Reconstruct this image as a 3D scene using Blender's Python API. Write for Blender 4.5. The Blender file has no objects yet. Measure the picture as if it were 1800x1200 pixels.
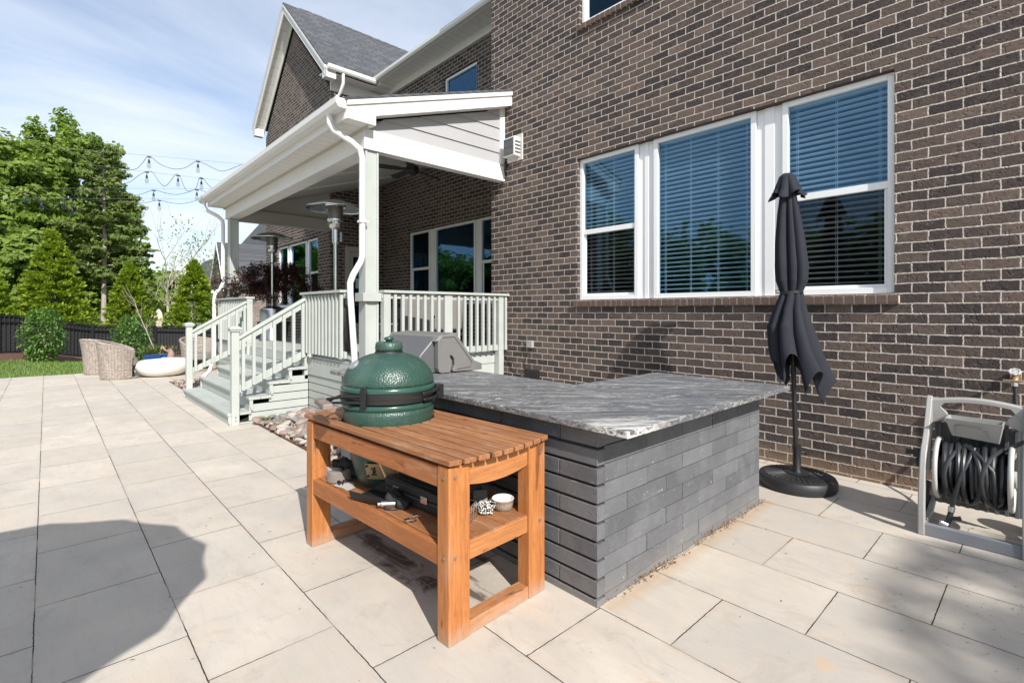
import bpy, bmesh, math, random
import numpy as np
from mathutils import Vector, Matrix, Euler
R=math.radians
random.seed(7); np.random.seed(7)
S=bpy.context.scene
COL=S.collection
# ---------------------------------------------------------------- camera
cam=bpy.data.objects.new('camera',bpy.data.cameras.new('camera')); COL.objects.link(cam)
cam.location=(0,0,1.41); cam.rotation_euler=(R(90),0,math.atan2(-.6804,.7328))
cam.data.sensor_width=36; cam.data.sensor_fit='HORIZONTAL'; cam.data.lens=17.64
cam.data.shift_y=-0.0294; cam.data.clip_end=3000; cam.data.clip_start=.02
S.camera=cam
# ---------------------------------------------------------------- light
SUN=Vector((-.30,-1.0,.80)).normalized()
EL=math.asin(SUN.z); AZ=math.atan2(SUN.x,SUN.y)
w=bpy.data.worlds.new('World'); S.world=w; w.use_nodes=True
nt=w.node_tree; nt.nodes.clear()
N=nt.nodes.new; L=nt.links.new
out=N('ShaderNodeOutputWorld'); bg=N('ShaderNodeBackground'); bg.inputs[1].default_value=.13
sky=N('ShaderNodeTexSky'); sky.sky_type='NISHITA'; sky.sun_disc=False
sky.sun_elevation=EL; sky.sun_rotation=AZ; sky.air_density=1.0; sky.dust_density=.6; sky.ozone_density=2.0
tc=N('ShaderNodeTexCoord'); sep=N('ShaderNodeSeparateXYZ'); L(tc.outputs['Generated'],sep.inputs[0])
def wm(op,a,b=None):
    m=N('ShaderNodeMath'); m.operation=op
    for i,v in enumerate((a,b)):
        if v is None: continue
        if isinstance(v,(int,float)): m.inputs[i].default_value=v
        else: L(v,m.inputs[i])
    return m.outputs[0]
zz=wm('ADD',wm('MAXIMUM',sep.outputs[2],0.0),.16)
cb=N('ShaderNodeCombineXYZ'); L(wm('DIVIDE',sep.outputs[0],zz),cb.inputs[0]); L(wm('DIVIDE',sep.outputs[1],zz),cb.inputs[1])
mp=N('ShaderNodeMapping'); mp.inputs['Rotation'].default_value=(0,0,R(25)); mp.inputs['Scale'].default_value=(.45,1.3,1); L(cb.outputs[0],mp.inputs[0])
n1=N('ShaderNodeTexNoise'); n1.inputs['Scale'].default_value=.9; n1.inputs['Detail'].default_value=9; n1.inputs['Roughness'].default_value=.58; n1.inputs['Distortion'].default_value=.7; L(mp.outputs[0],n1.inputs['Vector'])
n2=N('ShaderNodeTexNoise'); n2.inputs['Scale'].default_value=.35; n2.inputs['Detail'].default_value=3; L(cb.outputs[0],n2.inputs['Vector'])
cr=N('ShaderNodeValToRGB'); cr.color_ramp.elements[0].position=.33; cr.color_ramp.elements[1].position=.63
L(wm('ADD',wm('MULTIPLY',n1.outputs[0],.65),wm('MULTIPLY',n2.outputs[0],.4)),cr.inputs[0])
mx=N('ShaderNodeMix'); mx.data_type='RGBA'; L(wm('MULTIPLY',cr.outputs[0],.80),mx.inputs[0]); L(sky.outputs[0],mx.inputs[6]); mx.inputs[7].default_value=(6.1,6.4,6.9,1)
L(mx.outputs[2],bg.inputs[0]); L(bg.outputs[0],out.inputs[0])
sl=bpy.data.lights.new('sun','SUN'); sl.energy=4.9; sl.angle=R(.53); sl.color=(1,.955,.89)
so=bpy.data.objects.new('sun',sl); COL.objects.link(so); so.location=(-5,-12,12); so.rotation_euler=SUN.to_track_quat('Z','Y').to_euler()
S.view_settings.view_transform='Standard'; S.view_settings.look='None'; S.view_settings.gamma=1
S.view_settings.exposure=0.42
S.render.engine='CYCLES'
S.cycles.max_bounces=8; S.cycles.transparent_max_bounces=12
# ---------------------------------------------------------------- helpers
def at(px,D): # ground point under a view column at a distance
    r=(px-900)/882*D
    return (.7328*r+.6804*D, -.6804*r+.7328*D)
def tag(o,label=None,cat=None,group=None,kind=None):
    if label: o['label']=label
    if cat: o['category']=cat
    if group: o['group']=group
    if kind: o['kind']=kind
    return o
def rootloc(p):
    v=Vector((0,0,0))
    while p is not None: v+=p.location; p=p.parent
    return v
def empty(name,loc,label=None,cat=None,group=None,rz=0):
    o=bpy.data.objects.new(name,None); COL.objects.link(o); o.location=loc; o.rotation_euler=(0,0,rz); o.empty_display_size=.1
    return tag(o,label,cat,group)
class MB:
    def __init__(s): s.v=[]; s.f=[]
    def add(s,vs,fs,M=None):
        b=len(s.v)
        for p in vs:
            p=Vector(p)
            if M is not None: p=M@p
            s.v.append(tuple(p))
        for f in fs: s.f.append(tuple(b+i for i in f))
        return s
    def box(s,x0,x1,y0,y1,z0,z1,M=None):
        if x0>x1:x0,x1=x1,x0
        if y0>y1:y0,y1=y1,y0
        if z0>z1:z0,z1=z1,z0
        vs=[(x,y,z) for x in (x0,x1) for y in (y0,y1) for z in (z0,z1)]
        return s.add(vs,[(0,1,3,2),(4,6,7,5),(0,4,5,1),(2,3,7,6),(0,2,6,4),(1,5,7,3)],M)
    def prism(s,pts,a,b,axis='y',M=None):
        # pts 2D polygon extruded from a to b; axis y: pts are (x,z); axis x: pts (y,z); axis z: (x,y)
        n=len(pts)
        def mk(p,t):
            return {'y':(p[0],t,p[1]),'x':(t,p[0],p[1]),'z':(p[0],p[1],t)}[axis]
        vs=[mk(p,a) for p in pts]+[mk(p,b) for p in pts]
        ar=sum(pts[i][0]*pts[(i+1)%n][1]-pts[(i+1)%n][0]*pts[i][1] for i in range(n))
        fl=(ar>0)^(b<a)
        if axis=='y': fl=not fl
        if fl: fs=[tuple(range(n-1,-1,-1)),tuple(range(n,2*n))]+[(i,(i+1)%n,n+(i+1)%n,n+i) for i in range(n)]
        else: fs=[tuple(range(n)),tuple(range(2*n-1,n-1,-1))]+[((i+1)%n,i,n+i,n+(i+1)%n) for i in range(n)]
        return s.add(vs,fs,M)
    def tube(s,pts,r,n=10,closed=False,M=None,flat=None,cap=True):
        P=[Vector(p) for p in pts]; m=len(P)
        rs=r if isinstance(r,(list,tuple)) else [r]*m
        T=[]
        for i in range(m):
            if closed: t=P[(i+1)%m]-P[i-1]
            else: t=P[min(i+1,m-1)]-P[max(i-1,0)]
            T.append(t.normalized() if t.length>1e-9 else Vector((0,0,1)))
        u=T[0].orthogonal().normalized()
        if flat is not None:
            u=Vector(flat[0]); u=(u-T[0]*u.dot(T[0])).normalized()
        vs=[]
        for i in range(m):
            u=(u-T[i]*u.dot(T[i]))
            u=u.normalized() if u.length>1e-6 else T[i].orthogonal().normalized()
            w_=T[i].cross(u)
            for k in range(n):
                if flat is not None:
                    cx,cy=flat[1][k]
                    vs.append(P[i]+u*cx+w_*cy)
                else:
                    a=2*math.pi*k/n
                    vs.append(P[i]+(u*math.cos(a)+w_*math.sin(a))*rs[i])
        fs=[]
        for i in range(m if closed else m-1):
            j=(i+1)%m
            for k in range(n):
                k2=(k+1)%n
                fs.append((i*n+k,i*n+k2,j*n+k2,j*n+k))
        if not closed and cap:
            fs.append(tuple(range(n-1,-1,-1))); fs.append(tuple(range((m-1)*n,m*n)))
        return s.add(vs,fs,M)
    def bar(s,pts,w_,h,up=(0,0,1),M=None): # rectangular section sweep, w_ across, h along up
        fl=[(-h/2,-w_/2),(h/2,-w_/2),(h/2,w_/2),(-h/2,w_/2)]
        return s.tube(pts,0,4,False,M,(up,fl))
    def lathe(s,prof,c=(0,0,0),n=32,M=None,cap=True):
        vs=[];m=len(prof)
        for r,z in prof:
            for k in range(n):
                a=2*math.pi*k/n; vs.append((c[0]+r*math.cos(a),c[1]+r*math.sin(a),c[2]+z))
        fs=[]
        for i in range(m-1):
            for k in range(n):
                k2=(k+1)%n; fs.append((i*n+k,i*n+k2,(i+1)*n+k2,(i+1)*n+k))
        if cap:
            fs.append(tuple(range(n-1,-1,-1))); fs.append(tuple(range((m-1)*n,m*n)))
        return s.add(vs,fs,M)
    def cyl(s,a,b,r,n=16): return s.tube([a,b],r,n)
    def build(s,name,mat,parent=None,bevel=0,smooth=False,world=True,seg=2,solid=0):
        me=bpy.data.meshes.new(name)
        o=bpy.data.objects.new(name,me)
        off=rootloc(parent) if (parent is not None and world) else Vector((0,0,0))
        if parent is None and world and s.v:
            a=np.array(s.v); off=Vector((float((a[:,0].min()+a[:,0].max())/2),float((a[:,1].min()+a[:,1].max())/2),float(a[:,2].min())))
            o.location=off
        me.from_pydata([(p[0]-off[0],p[1]-off[1],p[2]-off[2]) for p in s.v],[],s.f)
        me.update()
        bm=bmesh.new(); bm.from_mesh(me); bmesh.ops.recalc_face_normals(bm,faces=bm.faces); bm.to_mesh(me); bm.free()
        if isinstance(mat,(list,tuple)):
            for m in mat: me.materials.append(m)
        else: me.materials.append(mat)
        COL.objects.link(o)
        if parent is not None: o.parent=parent
        if smooth:
            for p in me.polygons: p.use_smooth=True
            if smooth!='all':
                try: me.set_sharp_from_angle(angle=R(40))
                except Exception: pass
        if solid:
            d=o.modifiers.new('solid','SOLIDIFY'); d.thickness=solid; d.offset=0
        if bevel:
            b=o.modifiers.new('bevel','BEVEL'); b.width=bevel; b.segments=seg; b.limit_method='ANGLE'; b.angle_limit=R(35)
        return o
def quads(name,V,mat,parent=None,n=4):
    """V: (N,n,3) array of free polygons"""
    off=np.array(rootloc(parent)) if parent is not None else V.reshape(-1,3).mean(0)*0
    A=(V.reshape(-1,3)-off).astype(np.float32); Nf=V.shape[0]
    me=bpy.data.meshes.new(name); me.vertices.add(len(A)); me.vertices.foreach_set('co',A.ravel())
    me.loops.add(Nf*n); me.loops.foreach_set('vertex_index',np.arange(Nf*n,dtype=np.int32))
    me.polygons.add(Nf); me.polygons.foreach_set('loop_start',np.arange(0,Nf*n,n,dtype=np.int32)); 
    try: me.polygons.foreach_set('loop_total',np.full(Nf,n,dtype=np.int32))
    except Exception: pass
    me.update(calc_edges=True); me.validate()
    me.materials.append(mat)
    o=bpy.data.objects.new(name,me); COL.objects.link(o)
    if parent is not None: o.parent=parent
    return o
def children(o): return [c for c in bpy.data.objects if c.parent==o]
def copy_tree(o,parent=None):
    c=o.copy(); COL.objects.link(c)
    if parent is not None: c.parent=parent
    for ch in children(o): copy_tree(ch,c)
    return c
# ---------------------------------------------------------------- materials
class NT:
    def __init__(s,name):
        s.m=bpy.data.materials.new(name); s.m.use_nodes=True; s.t=s.m.node_tree
        s.b=s.t.nodes['Principled BSDF']; s.o=s.t.nodes['Material Output']
    def n(s,t,**k):
        x=s.t.nodes.new(t)
        for a,b in k.items(): setattr(x,a,b)
        return x
    def set(s,sock,v):
        if isinstance(v,bpy.types.NodeSocket): s.t.links.new(v,sock)
        elif v is not None: sock.default_value=v
    def math(s,op,a,b=None,clamp=False):
        x=s.n('ShaderNodeMath',operation=op); x.use_clamp=clamp; s.set(x.inputs[0],a); s.set(x.inputs[1],b); return x.outputs[0]
    def noise(s,vec,scale,detail=4,rough=.55,dist=0,col=False):
        x=s.n('ShaderNodeTexNoise'); s.set(x.inputs['Vector'],vec); x.inputs['Scale'].default_value=scale; x.inputs['Detail'].default_value=detail; x.inputs['Roughness'].default_value=rough; x.inputs['Distortion'].default_value=dist
        return x.outputs['Color' if col else 0]
    def ramp(s,fac,stops,interp='LINEAR'):
        x=s.n('ShaderNodeValToRGB'); r=x.color_ramp; r.interpolation=interp
        while len(r.elements)<len(stops): r.elements.new(.5)
        for e,(p,c) in zip(r.elements,stops):
            e.position=p
            if isinstance(c,(int,float)): c=(c,c,c)
            e.color=(*c,1)
        s.set(x.inputs[0],fac); return x.outputs[0]
    def mix(s,f,a,b,mode='MIX'):
        x=s.n('ShaderNodeMix',data_type='RGBA',blend_type=mode)
        s.set(x.inputs[0],f)
        for i,c in ((6,a),(7,b)):
            if isinstance(c,tuple) and len(c)==3: c=(*c,1)
            if isinstance(c,(int,float)): c=(c,c,c,1)
            s.set(x.inputs[i],c)
        return x.outputs[2]
    def pos(s): return s.n('ShaderNodeNewGeometry').outputs['Position']
    def obj(s): return s.n('ShaderNodeTexCoord').outputs['Object']
    def map(s,vec,scale=(1,1,1),rot=(0,0,0),loc=(0,0,0)):
        x=s.n('ShaderNodeMapping'); s.set(x.inputs[0],vec); x.inputs['Scale'].default_value=scale; x.inputs['Rotation'].default_value=rot; x.inputs['Location'].default_value=loc; return x.outputs[0]
    def sep(s,v):
        x=s.n('ShaderNodeSeparateXYZ'); s.set(x.inputs[0],v); return x.outputs
    def comb(s,a,b,c=0.0):
        x=s.n('ShaderNodeCombineXYZ'); s.set(x.inputs[0],a); s.set(x.inputs[1],b); s.set(x.inputs[2],c); return x.outputs[0]
    def bump(s,h,strength=.5,dist=.01,norm=None):
        x=s.n('ShaderNodeBump'); s.set(x.inputs['Height'],h); x.inputs['Strength'].default_value=strength; x.inputs['Distance'].default_value=dist
        if norm is not None: s.set(x.inputs['Normal'],norm)
        return x.outputs[0]
    def fin(s,col=None,rough=None,normal=None,metal=None,spec=None,**k):
        b=s.b
        if isinstance(col,tuple) and len(col)==3: col=(*col,1)
        s.set(b.inputs['Base Color'],col); s.set(b.inputs['Roughness'],rough); 
        if normal is not None: s.set(b.inputs['Normal'],normal)
        s.set(b.inputs['Metallic'],metal); s.set(b.inputs['Specular IOR Level'],spec)
        for a,v in k.items(): s.set(b.inputs[a],v)
        return s.m
def simple(name,col,rough=.6,metal=0.0,var=.12,nscale=6,bump=.1,bdist=.002,spec=.5,fine=90,**k):
    t=NT(name); p=t.obj()
    n=t.noise(p,nscale,5,.6)
    lo=tuple(c*(1-var) for c in col); hi=tuple(min(1,c*(1+var)) for c in col)
    c=t.mix(n,lo,hi)
    f=t.noise(p,fine,3,.6)
    rr=t.math('ADD',t.math('MULTIPLY',n,.18),rough-.09)
    return t.fin(c,rr,t.bump(f,bump,bdist) if bump else None,metal,spec,**k)
def brick_mat(name,axis,bw=.201,rh=.0803,mortar=.0062,stops=None,mcol=(.59,.53,.47),off=(0,0),depth=.009):
    t=NT(name); g_=t.n('ShaderNodeNewGeometry'); P=t.sep(g_.outputs['Position']); ny=t.math('GREATER_THAN',t.math('ABSOLUTE',t.sep(g_.outputs['True Normal'])[1]),.6)
    u=t.math('ADD',t.math('MULTIPLY',P[1],t.math('SUBTRACT',1.0,ny)),t.math('MULTIPLY',P[0],ny))
    v=t.comb(u,P[2])
    d1=t.noise(v,9,2,.5,col=True); d2=t.noise(v,55,3,.6,col=True)
    def vm(op,a,b,sc=None):
        x=t.n('ShaderNodeVectorMath',operation=op); t.set(x.inputs[0],a)
        if sc is not None: x.inputs['Scale'].default_value=sc
        elif isinstance(b,tuple): x.inputs[1].default_value=b
        else: t.set(x.inputs[1],b)
        return x.outputs[0]
    a=vm('SCALE',vm('SUBTRACT',d1,(.5,.5,.5)),None,.012); b=vm('SCALE',vm('SUBTRACT',d2,(.5,.5,.5)),None,.011)
    vv=vm('ADD',vm('ADD',v,a),b); vv=vm('ADD',vv,(off[0]+50,off[1]+50,0))
    br=t.n('ShaderNodeTexBrick'); t.set(br.inputs['Vector'],vv)
    br.inputs['Color1'].default_value=(0,0,0,1); br.inputs['Color2'].default_value=(1,1,1,1); br.inputs['Mortar'].default_value=(.5,.5,.5,1)
    br.inputs['Scale'].default_value=1; br.inputs['Mortar Size'].default_value=mortar; br.inputs['Mortar Smooth'].default_value=.35
    br.inputs['Brick Width'].default_value=bw; br.inputs['Row Height'].default_value=rh; br.inputs['Bias'].default_value=0
    stops=stops or [(0,(.043,.036,.037)),(.24,(.062,.050,.048)),(.38,(.086,.066,.060)),(.6,(.115,.085,.073)),(.8,(.145,.107,.090)),(1,(.19,.140,.115))]
    c=t.ramp(br.outputs['Color'],stops)
    nn=t.noise(v,38,5,.65); nb=t.noise(v,14,3,.6); 
    c=t.mix(t.math('MULTIPLY',t.ramp(nn,[(.35,0),(.7,1)]),.35),c,(.035,.03,.033))
    c=t.mix(t.math('MULTIPLY',t.ramp(nb,[(.55,0),(.75,1)]),.35),c,(.24,.18,.15))
    big=t.noise(v,.8,5,.6); c=t.mix(t.math('MULTIPLY',t.ramp(big,[(.35,0),(.7,1)]),.4),c,(.085,.066,.06)); sm=t.noise(t.map(v,(1,1.8,1)),21,4,.7,1.0); c=t.mix(t.math('MULTIPLY',t.ramp(sm,[(.62,0),(.70,1)]),.45),c,(.36,.31,.27))
    mn=t.mix(t.noise(v,30,3,.6),tuple(x*.72 for x in mcol),tuple(min(1,x*1.12) for x in mcol))
    # low courses stained with soil
    stain=t.math('MULTIPLY',t.ramp(t.math('ADD',P[2],t.math('MULTIPLY',t.noise(v,7,4,.6),.22)),[(.08,1),(.3,0)]),.45)
    c=t.mix(br.outputs['Fac'],c,mn)
    c=t.mix(stain,c,(.42,.27,.15))
    dent=t.ramp(t.noise(v,24,2,.4,1.2),[(.28,0),(.4,1)])
    pr_=t.math('MULTIPLY',t.math('MULTIPLY',t.math('SUBTRACT',1.0,br.outputs['Fac']),t.sep(br.outputs['Color'])[0]),.55)
    tear=t.ramp(t.noise(t.map(v,(1,2.2,1)),15,3,.6,2.0),[(.60,1),(.68,.25)])
    h=t.math('ADD',t.math('MULTIPLY',t.math('SUBTRACT',1.0,br.outputs['Fac']),.75),t.math('ADD',t.math('MULTIPLY',t.math('MULTIPLY',dent,tear),.6),t.math('MULTIPLY',nn,.5)))
    h=t.math('ADD',h,pr_)
    t.fin(c,.88,t.bump(h,1.0,depth*1.15),0,.25)
    return t.m
BRX=brick_mat('house_brick','x'); BRY=BRX
SILLM=simple('sill_brick',(.115,.075,.062),.85,var=.5,nscale=16,bump=.5,bdist=.006)
MORT=simple('mortar',(.58,.51,.45),.9,var=.15,nscale=20,bump=.4,bdist=.004)
WHITE=simple('white_trim',(.70,.695,.68),.45,var=.04,nscale=3,bump=.05)
VINYL=simple('white_vinyl',(.80,.81,.82),.35,var=.03,nscale=4,bump=.02)
SAGE=simple('sage_paint',(.40,.425,.40),.55,var=.13,nscale=4,bump=.12,bdist=.0015,fine=60)
SAGEG=simple('sage_deck',(.38,.405,.38),.7,var=.2,nscale=4,bump=.25,bdist=.002,fine=50)
GRAYPAINT=simple('porch_ceiling_paint',(.46,.445,.41),.6,var=.04,nscale=2,bump=.05)
SIDING=simple('siding_paint',(.36,.36,.37),.6,var=.05,nscale=3,bump=.2,bdist=.0015,fine=35)
BLACKM=simple('black_metal',(.012,.012,.014),.45,var=.3,bump=.1)
BLACKP=simple('black_plastic',(.02,.02,.022),.5,var=.3,bump=.15)
DKIRON=simple('cast_iron',(.03,.028,.027),.6,.6,var=.4,bump=.3)
STEEL=simple('brushed_steel',(.62,.62,.61),.26,1.0,var=.1,nscale=2,bump=.03)
STEELB=simple('bright_steel',(.75,.75,.74),.15,1.0,var=.05,bump=0)
BRASS=simple('brass',(.36,.26,.16),.6,.6,var=.4,bump=.3)
GREYP=simple('grey_plastic',(.33,.325,.31),.45,var=.06,nscale=6,bump=.1,fine=200)
GREYD=simple('dark_grey_plastic',(.10,.105,.11),.5,var=.1,bump=.1)
RUBBER=simple('hose_rubber',(.022,.024,.027),.42,var=.3,nscale=10,bump=.2)
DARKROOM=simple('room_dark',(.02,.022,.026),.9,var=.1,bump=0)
BLIND=simple('blind_slat',(.88,.88,.86),.5,var=.03,bump=0)
LEDW=simple('lamp_glass',(.8,.8,.78),.15,var=.02,bump=0)
def wicker():
    t=NT('wicker'); P=t.obj(); x=t.sep(P)
    ang=t.math('MULTIPLY',t.math('ARCTAN2',x[1],x[0]),.38)
    v=t.comb(ang,x[2])
    br=t.n('ShaderNodeTexBrick'); t.set(br.inputs['Vector'],v); br.offset=.5
    br.inputs['Color1'].default_value=(.30,.25,.21,1); br.inputs['Color2'].default_value=(.56,.49,.43,1); br.inputs['Mortar'].default_value=(.10,.075,.06,1)
    br.inputs['Scale'].default_value=1; br.inputs['Brick Width'].default_value=.034; br.inputs['Row Height'].default_value=.013; br.inputs['Mortar Size'].default_value=.0018; br.inputs['Mortar Smooth'].default_value=.4
    h=t.math('SUBTRACT',1.0,br.outputs['Fac'])
    bands=t.ramp(t.math('FRACT',t.math('MULTIPLY',ang,18.0)),[(.0,.55),(.12,1),(.88,1),(1,.55)])
    return t.fin(t.mix(1.0,br.outputs['Color'],bands,'MULTIPLY'),.6,t.bump(h,.8,.006))
WICK=wicker()
def glass(name,tint=(.75,.82,.85),refl=1.0,ior=1.75):
    t=NT(name); t.t.nodes.remove(t.b)
    tr=t.n('ShaderNodeBsdfTransparent'); tr.inputs[0].default_value=(*tint,1)
    gl=t.n('ShaderNodeBsdfGlossy'); gl.inputs['Roughness'].default_value=.0; gl.inputs[0].default_value=(refl*.33,refl*.64,refl*.95,1)
    fr=t.n('ShaderNodeFresnel'); bf=t.n('ShaderNodeNewGeometry').outputs['Backfacing']; t.set(fr.inputs[0],t.math('ADD',ior,t.math('MULTIPLY',bf,1/ior-ior)))
    p=t.pos(); bn=t.bump(t.noise(p,1.6,2,.5),.04,.03)
    t.set(gl.inputs['Normal'],bn)
    mx=t.n('ShaderNodeMixShader'); t.set(mx.inputs[0],fr.outputs[0]); t.set(mx.inputs[1],tr.outputs[0]); t.set(mx.inputs[2],gl.outputs[0])
    t.set(t.o.inputs[0],mx.outputs[0]); return t.m
GLASS=glass('window_glass',(.76,.87,.95),1.0,1.66)
GLASSD=glass('window_glass_screened',(.68,.70,.72),.6,1.55)
BULBG=glass('bulb_glass',(.85,.85,.82),1.0,1.5)
def leafmat(name,c1,c2,c3,trans=.35,rough=.5,vs=.8):
    t=NT(name); t.t.nodes.remove(t.b)
    g=t.n('ShaderNodeNewGeometry')
    rnd=g.outputs['Random Per Island']
    col=t.ramp(rnd,[(0,c1),(.5,c2),(1,c3)])
    big=t.noise(g.outputs['Position'],vs,3,.5)
    col=t.mix(t.math('MULTIPLY',big,.5),col,c2)
    d=t.n('ShaderNodeBsdfPrincipled'); t.set(d.inputs['Base Color'],col); d.inputs['Roughness'].default_value=rough; d.inputs['Specular IOR Level'].default_value=.35
    tl=t.n('ShaderNodeBsdfTranslucent'); t.set(tl.inputs[0],t.mix(1.0,col,(1.0,1.15,.55),'MULTIPLY'))
    mx=t.n('ShaderNodeMixShader'); mx.inputs[0].default_value=trans; t.set(mx.inputs[1],d.outputs[0]); t.set(mx.inputs[2],tl.outputs[0])
    t.set(t.o.inputs[0],mx.outputs[0]); return t.m
LF_OAK=leafmat('oak_leaves',(.12,.18,.035),(.21,.30,.055),(.32,.43,.09),.5)
LF_PINE=leafmat('pine_needles',(.09,.13,.035),(.15,.21,.05),(.23,.30,.075),.4)
LF_ARB=leafmat('arborvitae_leaves',(.13,.19,.018),(.24,.33,.03),(.38,.47,.06),.42)
LF_LAUR=leafmat('laurel_leaves',(.07,.15,.03),(.14,.27,.06),(.27,.42,.12),.3,.25)
LF_MAPLE=leafmat('maple_leaves',(.035,.018,.016),(.055,.022,.017),(.10,.04,.022),.35)
LF_MIX=leafmat('planter_leaves',(.06,.10,.02),(.12,.16,.04),(.22,.22,.07),.3)
LF_DRY=leafmat('dry_leaves',(.16,.08,.035),(.26,.14,.06),(.36,.22,.10),.2)
BARK=simple('bark',(.13,.10,.08),.9,var=.5,nscale=8,bump=.8,bdist=.02,fine=25)
BARKL=simple('pale_bark',(.36,.31,.27),.9,var=.3,nscale=8,bump=.4,bdist=.01,fine=25)
# ================================================================ GROUND
def paver_mat():
    t=NT('pavers'); P=t.sep(t.pos())
    u=t.math('ADD',P[1],73-1.1-.365); v=t.math('ADD',P[0],.04+49.35)
    vec=t.comb(u,v)
    d=t.noise(vec,40,2,.5,col=True)
    x=t.n('ShaderNodeVectorMath',operation='SCALE'); y=t.n('ShaderNodeVectorMath',operation='SUBTRACT'); t.set(y.inputs[0],d); y.inputs[1].default_value=(.5,.5,.5); t.set(x.inputs[0],y.outputs[0]); x.inputs['Scale'].default_value=.006
    z=t.n('ShaderNodeVectorMath',operation='ADD'); t.set(z.inputs[0],vec); t.set(z.inputs[1],x.outputs[0])
    br=t.n('ShaderNodeTexBrick'); t.set(br.inputs['Vector'],z.outputs[0])
    br.inputs['Color1'].default_value=(0,0,0,1); br.inputs['Color2'].default_value=(1,1,1,1); br.inputs['Scale'].default_value=1
    br.inputs['Brick Width'].default_value=.73; br.inputs['Row Height'].default_value=.4935; br.inputs['Mortar Size'].default_value=.0026; br.inputs['Mortar Smooth'].default_value=.2
    c=t.ramp(br.outputs['Color'],[(0,(.49,.44,.37)),(.3,(.57,.515,.44)),(.6,(.48,.44,.385)),(.8,(.535,.49,.425)),(1,(.60,.545,.465))])
    n=t.noise(t.map(vec,(1,1.6,1)),2.2,6,.62,.4); c=t.mix(t.ramp(n,[(.3,0),(.72,.75)]),c,(.41,.375,.335)); wet=t.noise(vec,.7,5,.6,.6); c=t.mix(t.math('MULTIPLY',t.ramp(wet,[(.48,0),(.66,1)]),.35),c,(.37,.34,.315))
    n2=t.noise(vec,5.5,5,.6,.3); c=t.mix(t.math('MULTIPLY',t.ramp(n2,[(.5,0),(.72,1)]),.35),c,(.56,.44,.33))
    st=t.noise(t.map(vec,(1.5,9,1)),4,6,.7,.8); c=t.mix(t.math('MULTIPLY',t.ramp(st,[(.52,0),(.7,1)]),.30),c,(.35,.32,.31))
    cl=t.noise(t.map(vec,(1,1,1),(0,0,.4)),2.9,8,.72,1.4); c=t.mix(t.math('MULTIPLY',t.ramp(cl,[(.56,0),(.64,1),(.70,.2)]),.30),c,(.33,.285,.24)); n3=t.noise(vec,160,3,.7); c=t.mix(t.math('MULTIPLY',t.ramp(n3,[(.3,1),(.5,0)]),.25),c,(.30,.28,.26))
    # dirt streaks under the table and against the counter
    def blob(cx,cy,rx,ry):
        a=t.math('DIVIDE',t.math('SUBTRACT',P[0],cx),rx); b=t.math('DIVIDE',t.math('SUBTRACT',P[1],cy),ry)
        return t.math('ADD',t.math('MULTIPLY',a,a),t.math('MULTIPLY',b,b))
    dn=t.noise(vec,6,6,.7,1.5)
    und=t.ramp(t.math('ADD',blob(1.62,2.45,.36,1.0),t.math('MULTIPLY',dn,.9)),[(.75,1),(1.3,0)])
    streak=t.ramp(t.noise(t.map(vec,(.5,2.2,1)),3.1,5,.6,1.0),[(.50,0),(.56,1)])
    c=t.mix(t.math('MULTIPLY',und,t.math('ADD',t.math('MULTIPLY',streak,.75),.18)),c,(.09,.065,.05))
    edge=t.ramp(t.math('ADD',t.math('ABSOLUTE',t.math('SUBTRACT',P[1],1.43)),t.math('MULTIPLY',dn,.09)),[(.03,1),(.125,0)])
    ex=t.math('MULTIPLY',t.math('GREATER_THAN',P[0],1.95),t.math('LESS_THAN',P[0],3.95))
    c=t.mix(t.math('MULTIPLY',t.math('MULTIPLY',edge,ex),.5),c,(.42,.25,.12))
    # two faint rusty rings left by pot feet, and one brown spot
    for (cx,cy,r_,k) in ((3.02,.62,.075,.4),(1.655,.99,.06,.28)):
        rr=t.math('SQRT',blob(cx,cy,r_,r_)); ring=t.ramp(t.math('ADD',t.math('ABSOLUTE',t.math('SUBTRACT',rr,1.0)),t.math('MULTIPLY',dn,.18)),[(.10,1),(.22,0)])
        c=t.mix(t.math('MULTIPLY',ring,k),c,(.55,.30,.12))
    sp=t.ramp(t.math('ADD',blob(2.28,.62,.08,.06),t.math('MULTIPLY',dn,.8)),[(.4,1),(1.2,0)]); c=t.mix(t.math('MULTIPLY',sp,.35),c,(.62,.36,.14))
    # joints: mostly dark, some filled with pale sand
    jn=t.noise(vec,1.7,3,.5); jc=t.mix(t.ramp(jn,[(.52,0),(.58,1)]),(.035,.03,.025),(.30,.25,.20))
    near_=t.ramp(t.noise(vec,11,4,.7),[(.45,0),(.75,1)])
    br2=t.n('ShaderNodeTexBrick'); t.set(br2.inputs['Vector'],z.outputs[0]); br2.inputs['Scale'].default_value=1
    br2.inputs['Brick Width'].default_value=.73; br2.inputs['Row Height'].default_value=.4935; br2.inputs['Mortar Size'].default_value=.03; br2.inputs['Mortar Smooth'].default_value=1.0
    c=t.mix(t.math('MULTIPLY',t.math('MULTIPLY',br2.outputs['Fac'],near_),.35),c,(.26,.21,.17))
    c=t.mix(br.outputs['Fac'],c,jc)
    h=t.math('ADD',t.math('MULTIPLY',t.math('SUBTRACT',1.0,br.outputs['Fac']),1.0),t.math('MULTIPLY',n3,.10))
    h=t.math('ADD',h,t.math('MULTIPLY',n2,.15))
    return t.fin(c,.78,t.bump(h,.6,.004),0,.3)
PAV=paver_mat()
def grass_ground():
    t=NT('soil_and_turf'); p=t.pos()
    c=t.mix(t.noise(p,1.3,5,.6),(.05,.085,.02),(.10,.14,.035)); c=t.mix(t.math('MULTIPLY',t.noise(p,40,3,.6),.5),c,(.12,.11,.05))
    return t.fin(c,.95,t.bump(t.noise(p,60,3,.7),.5,.02))
TURF=grass_ground()
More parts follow.
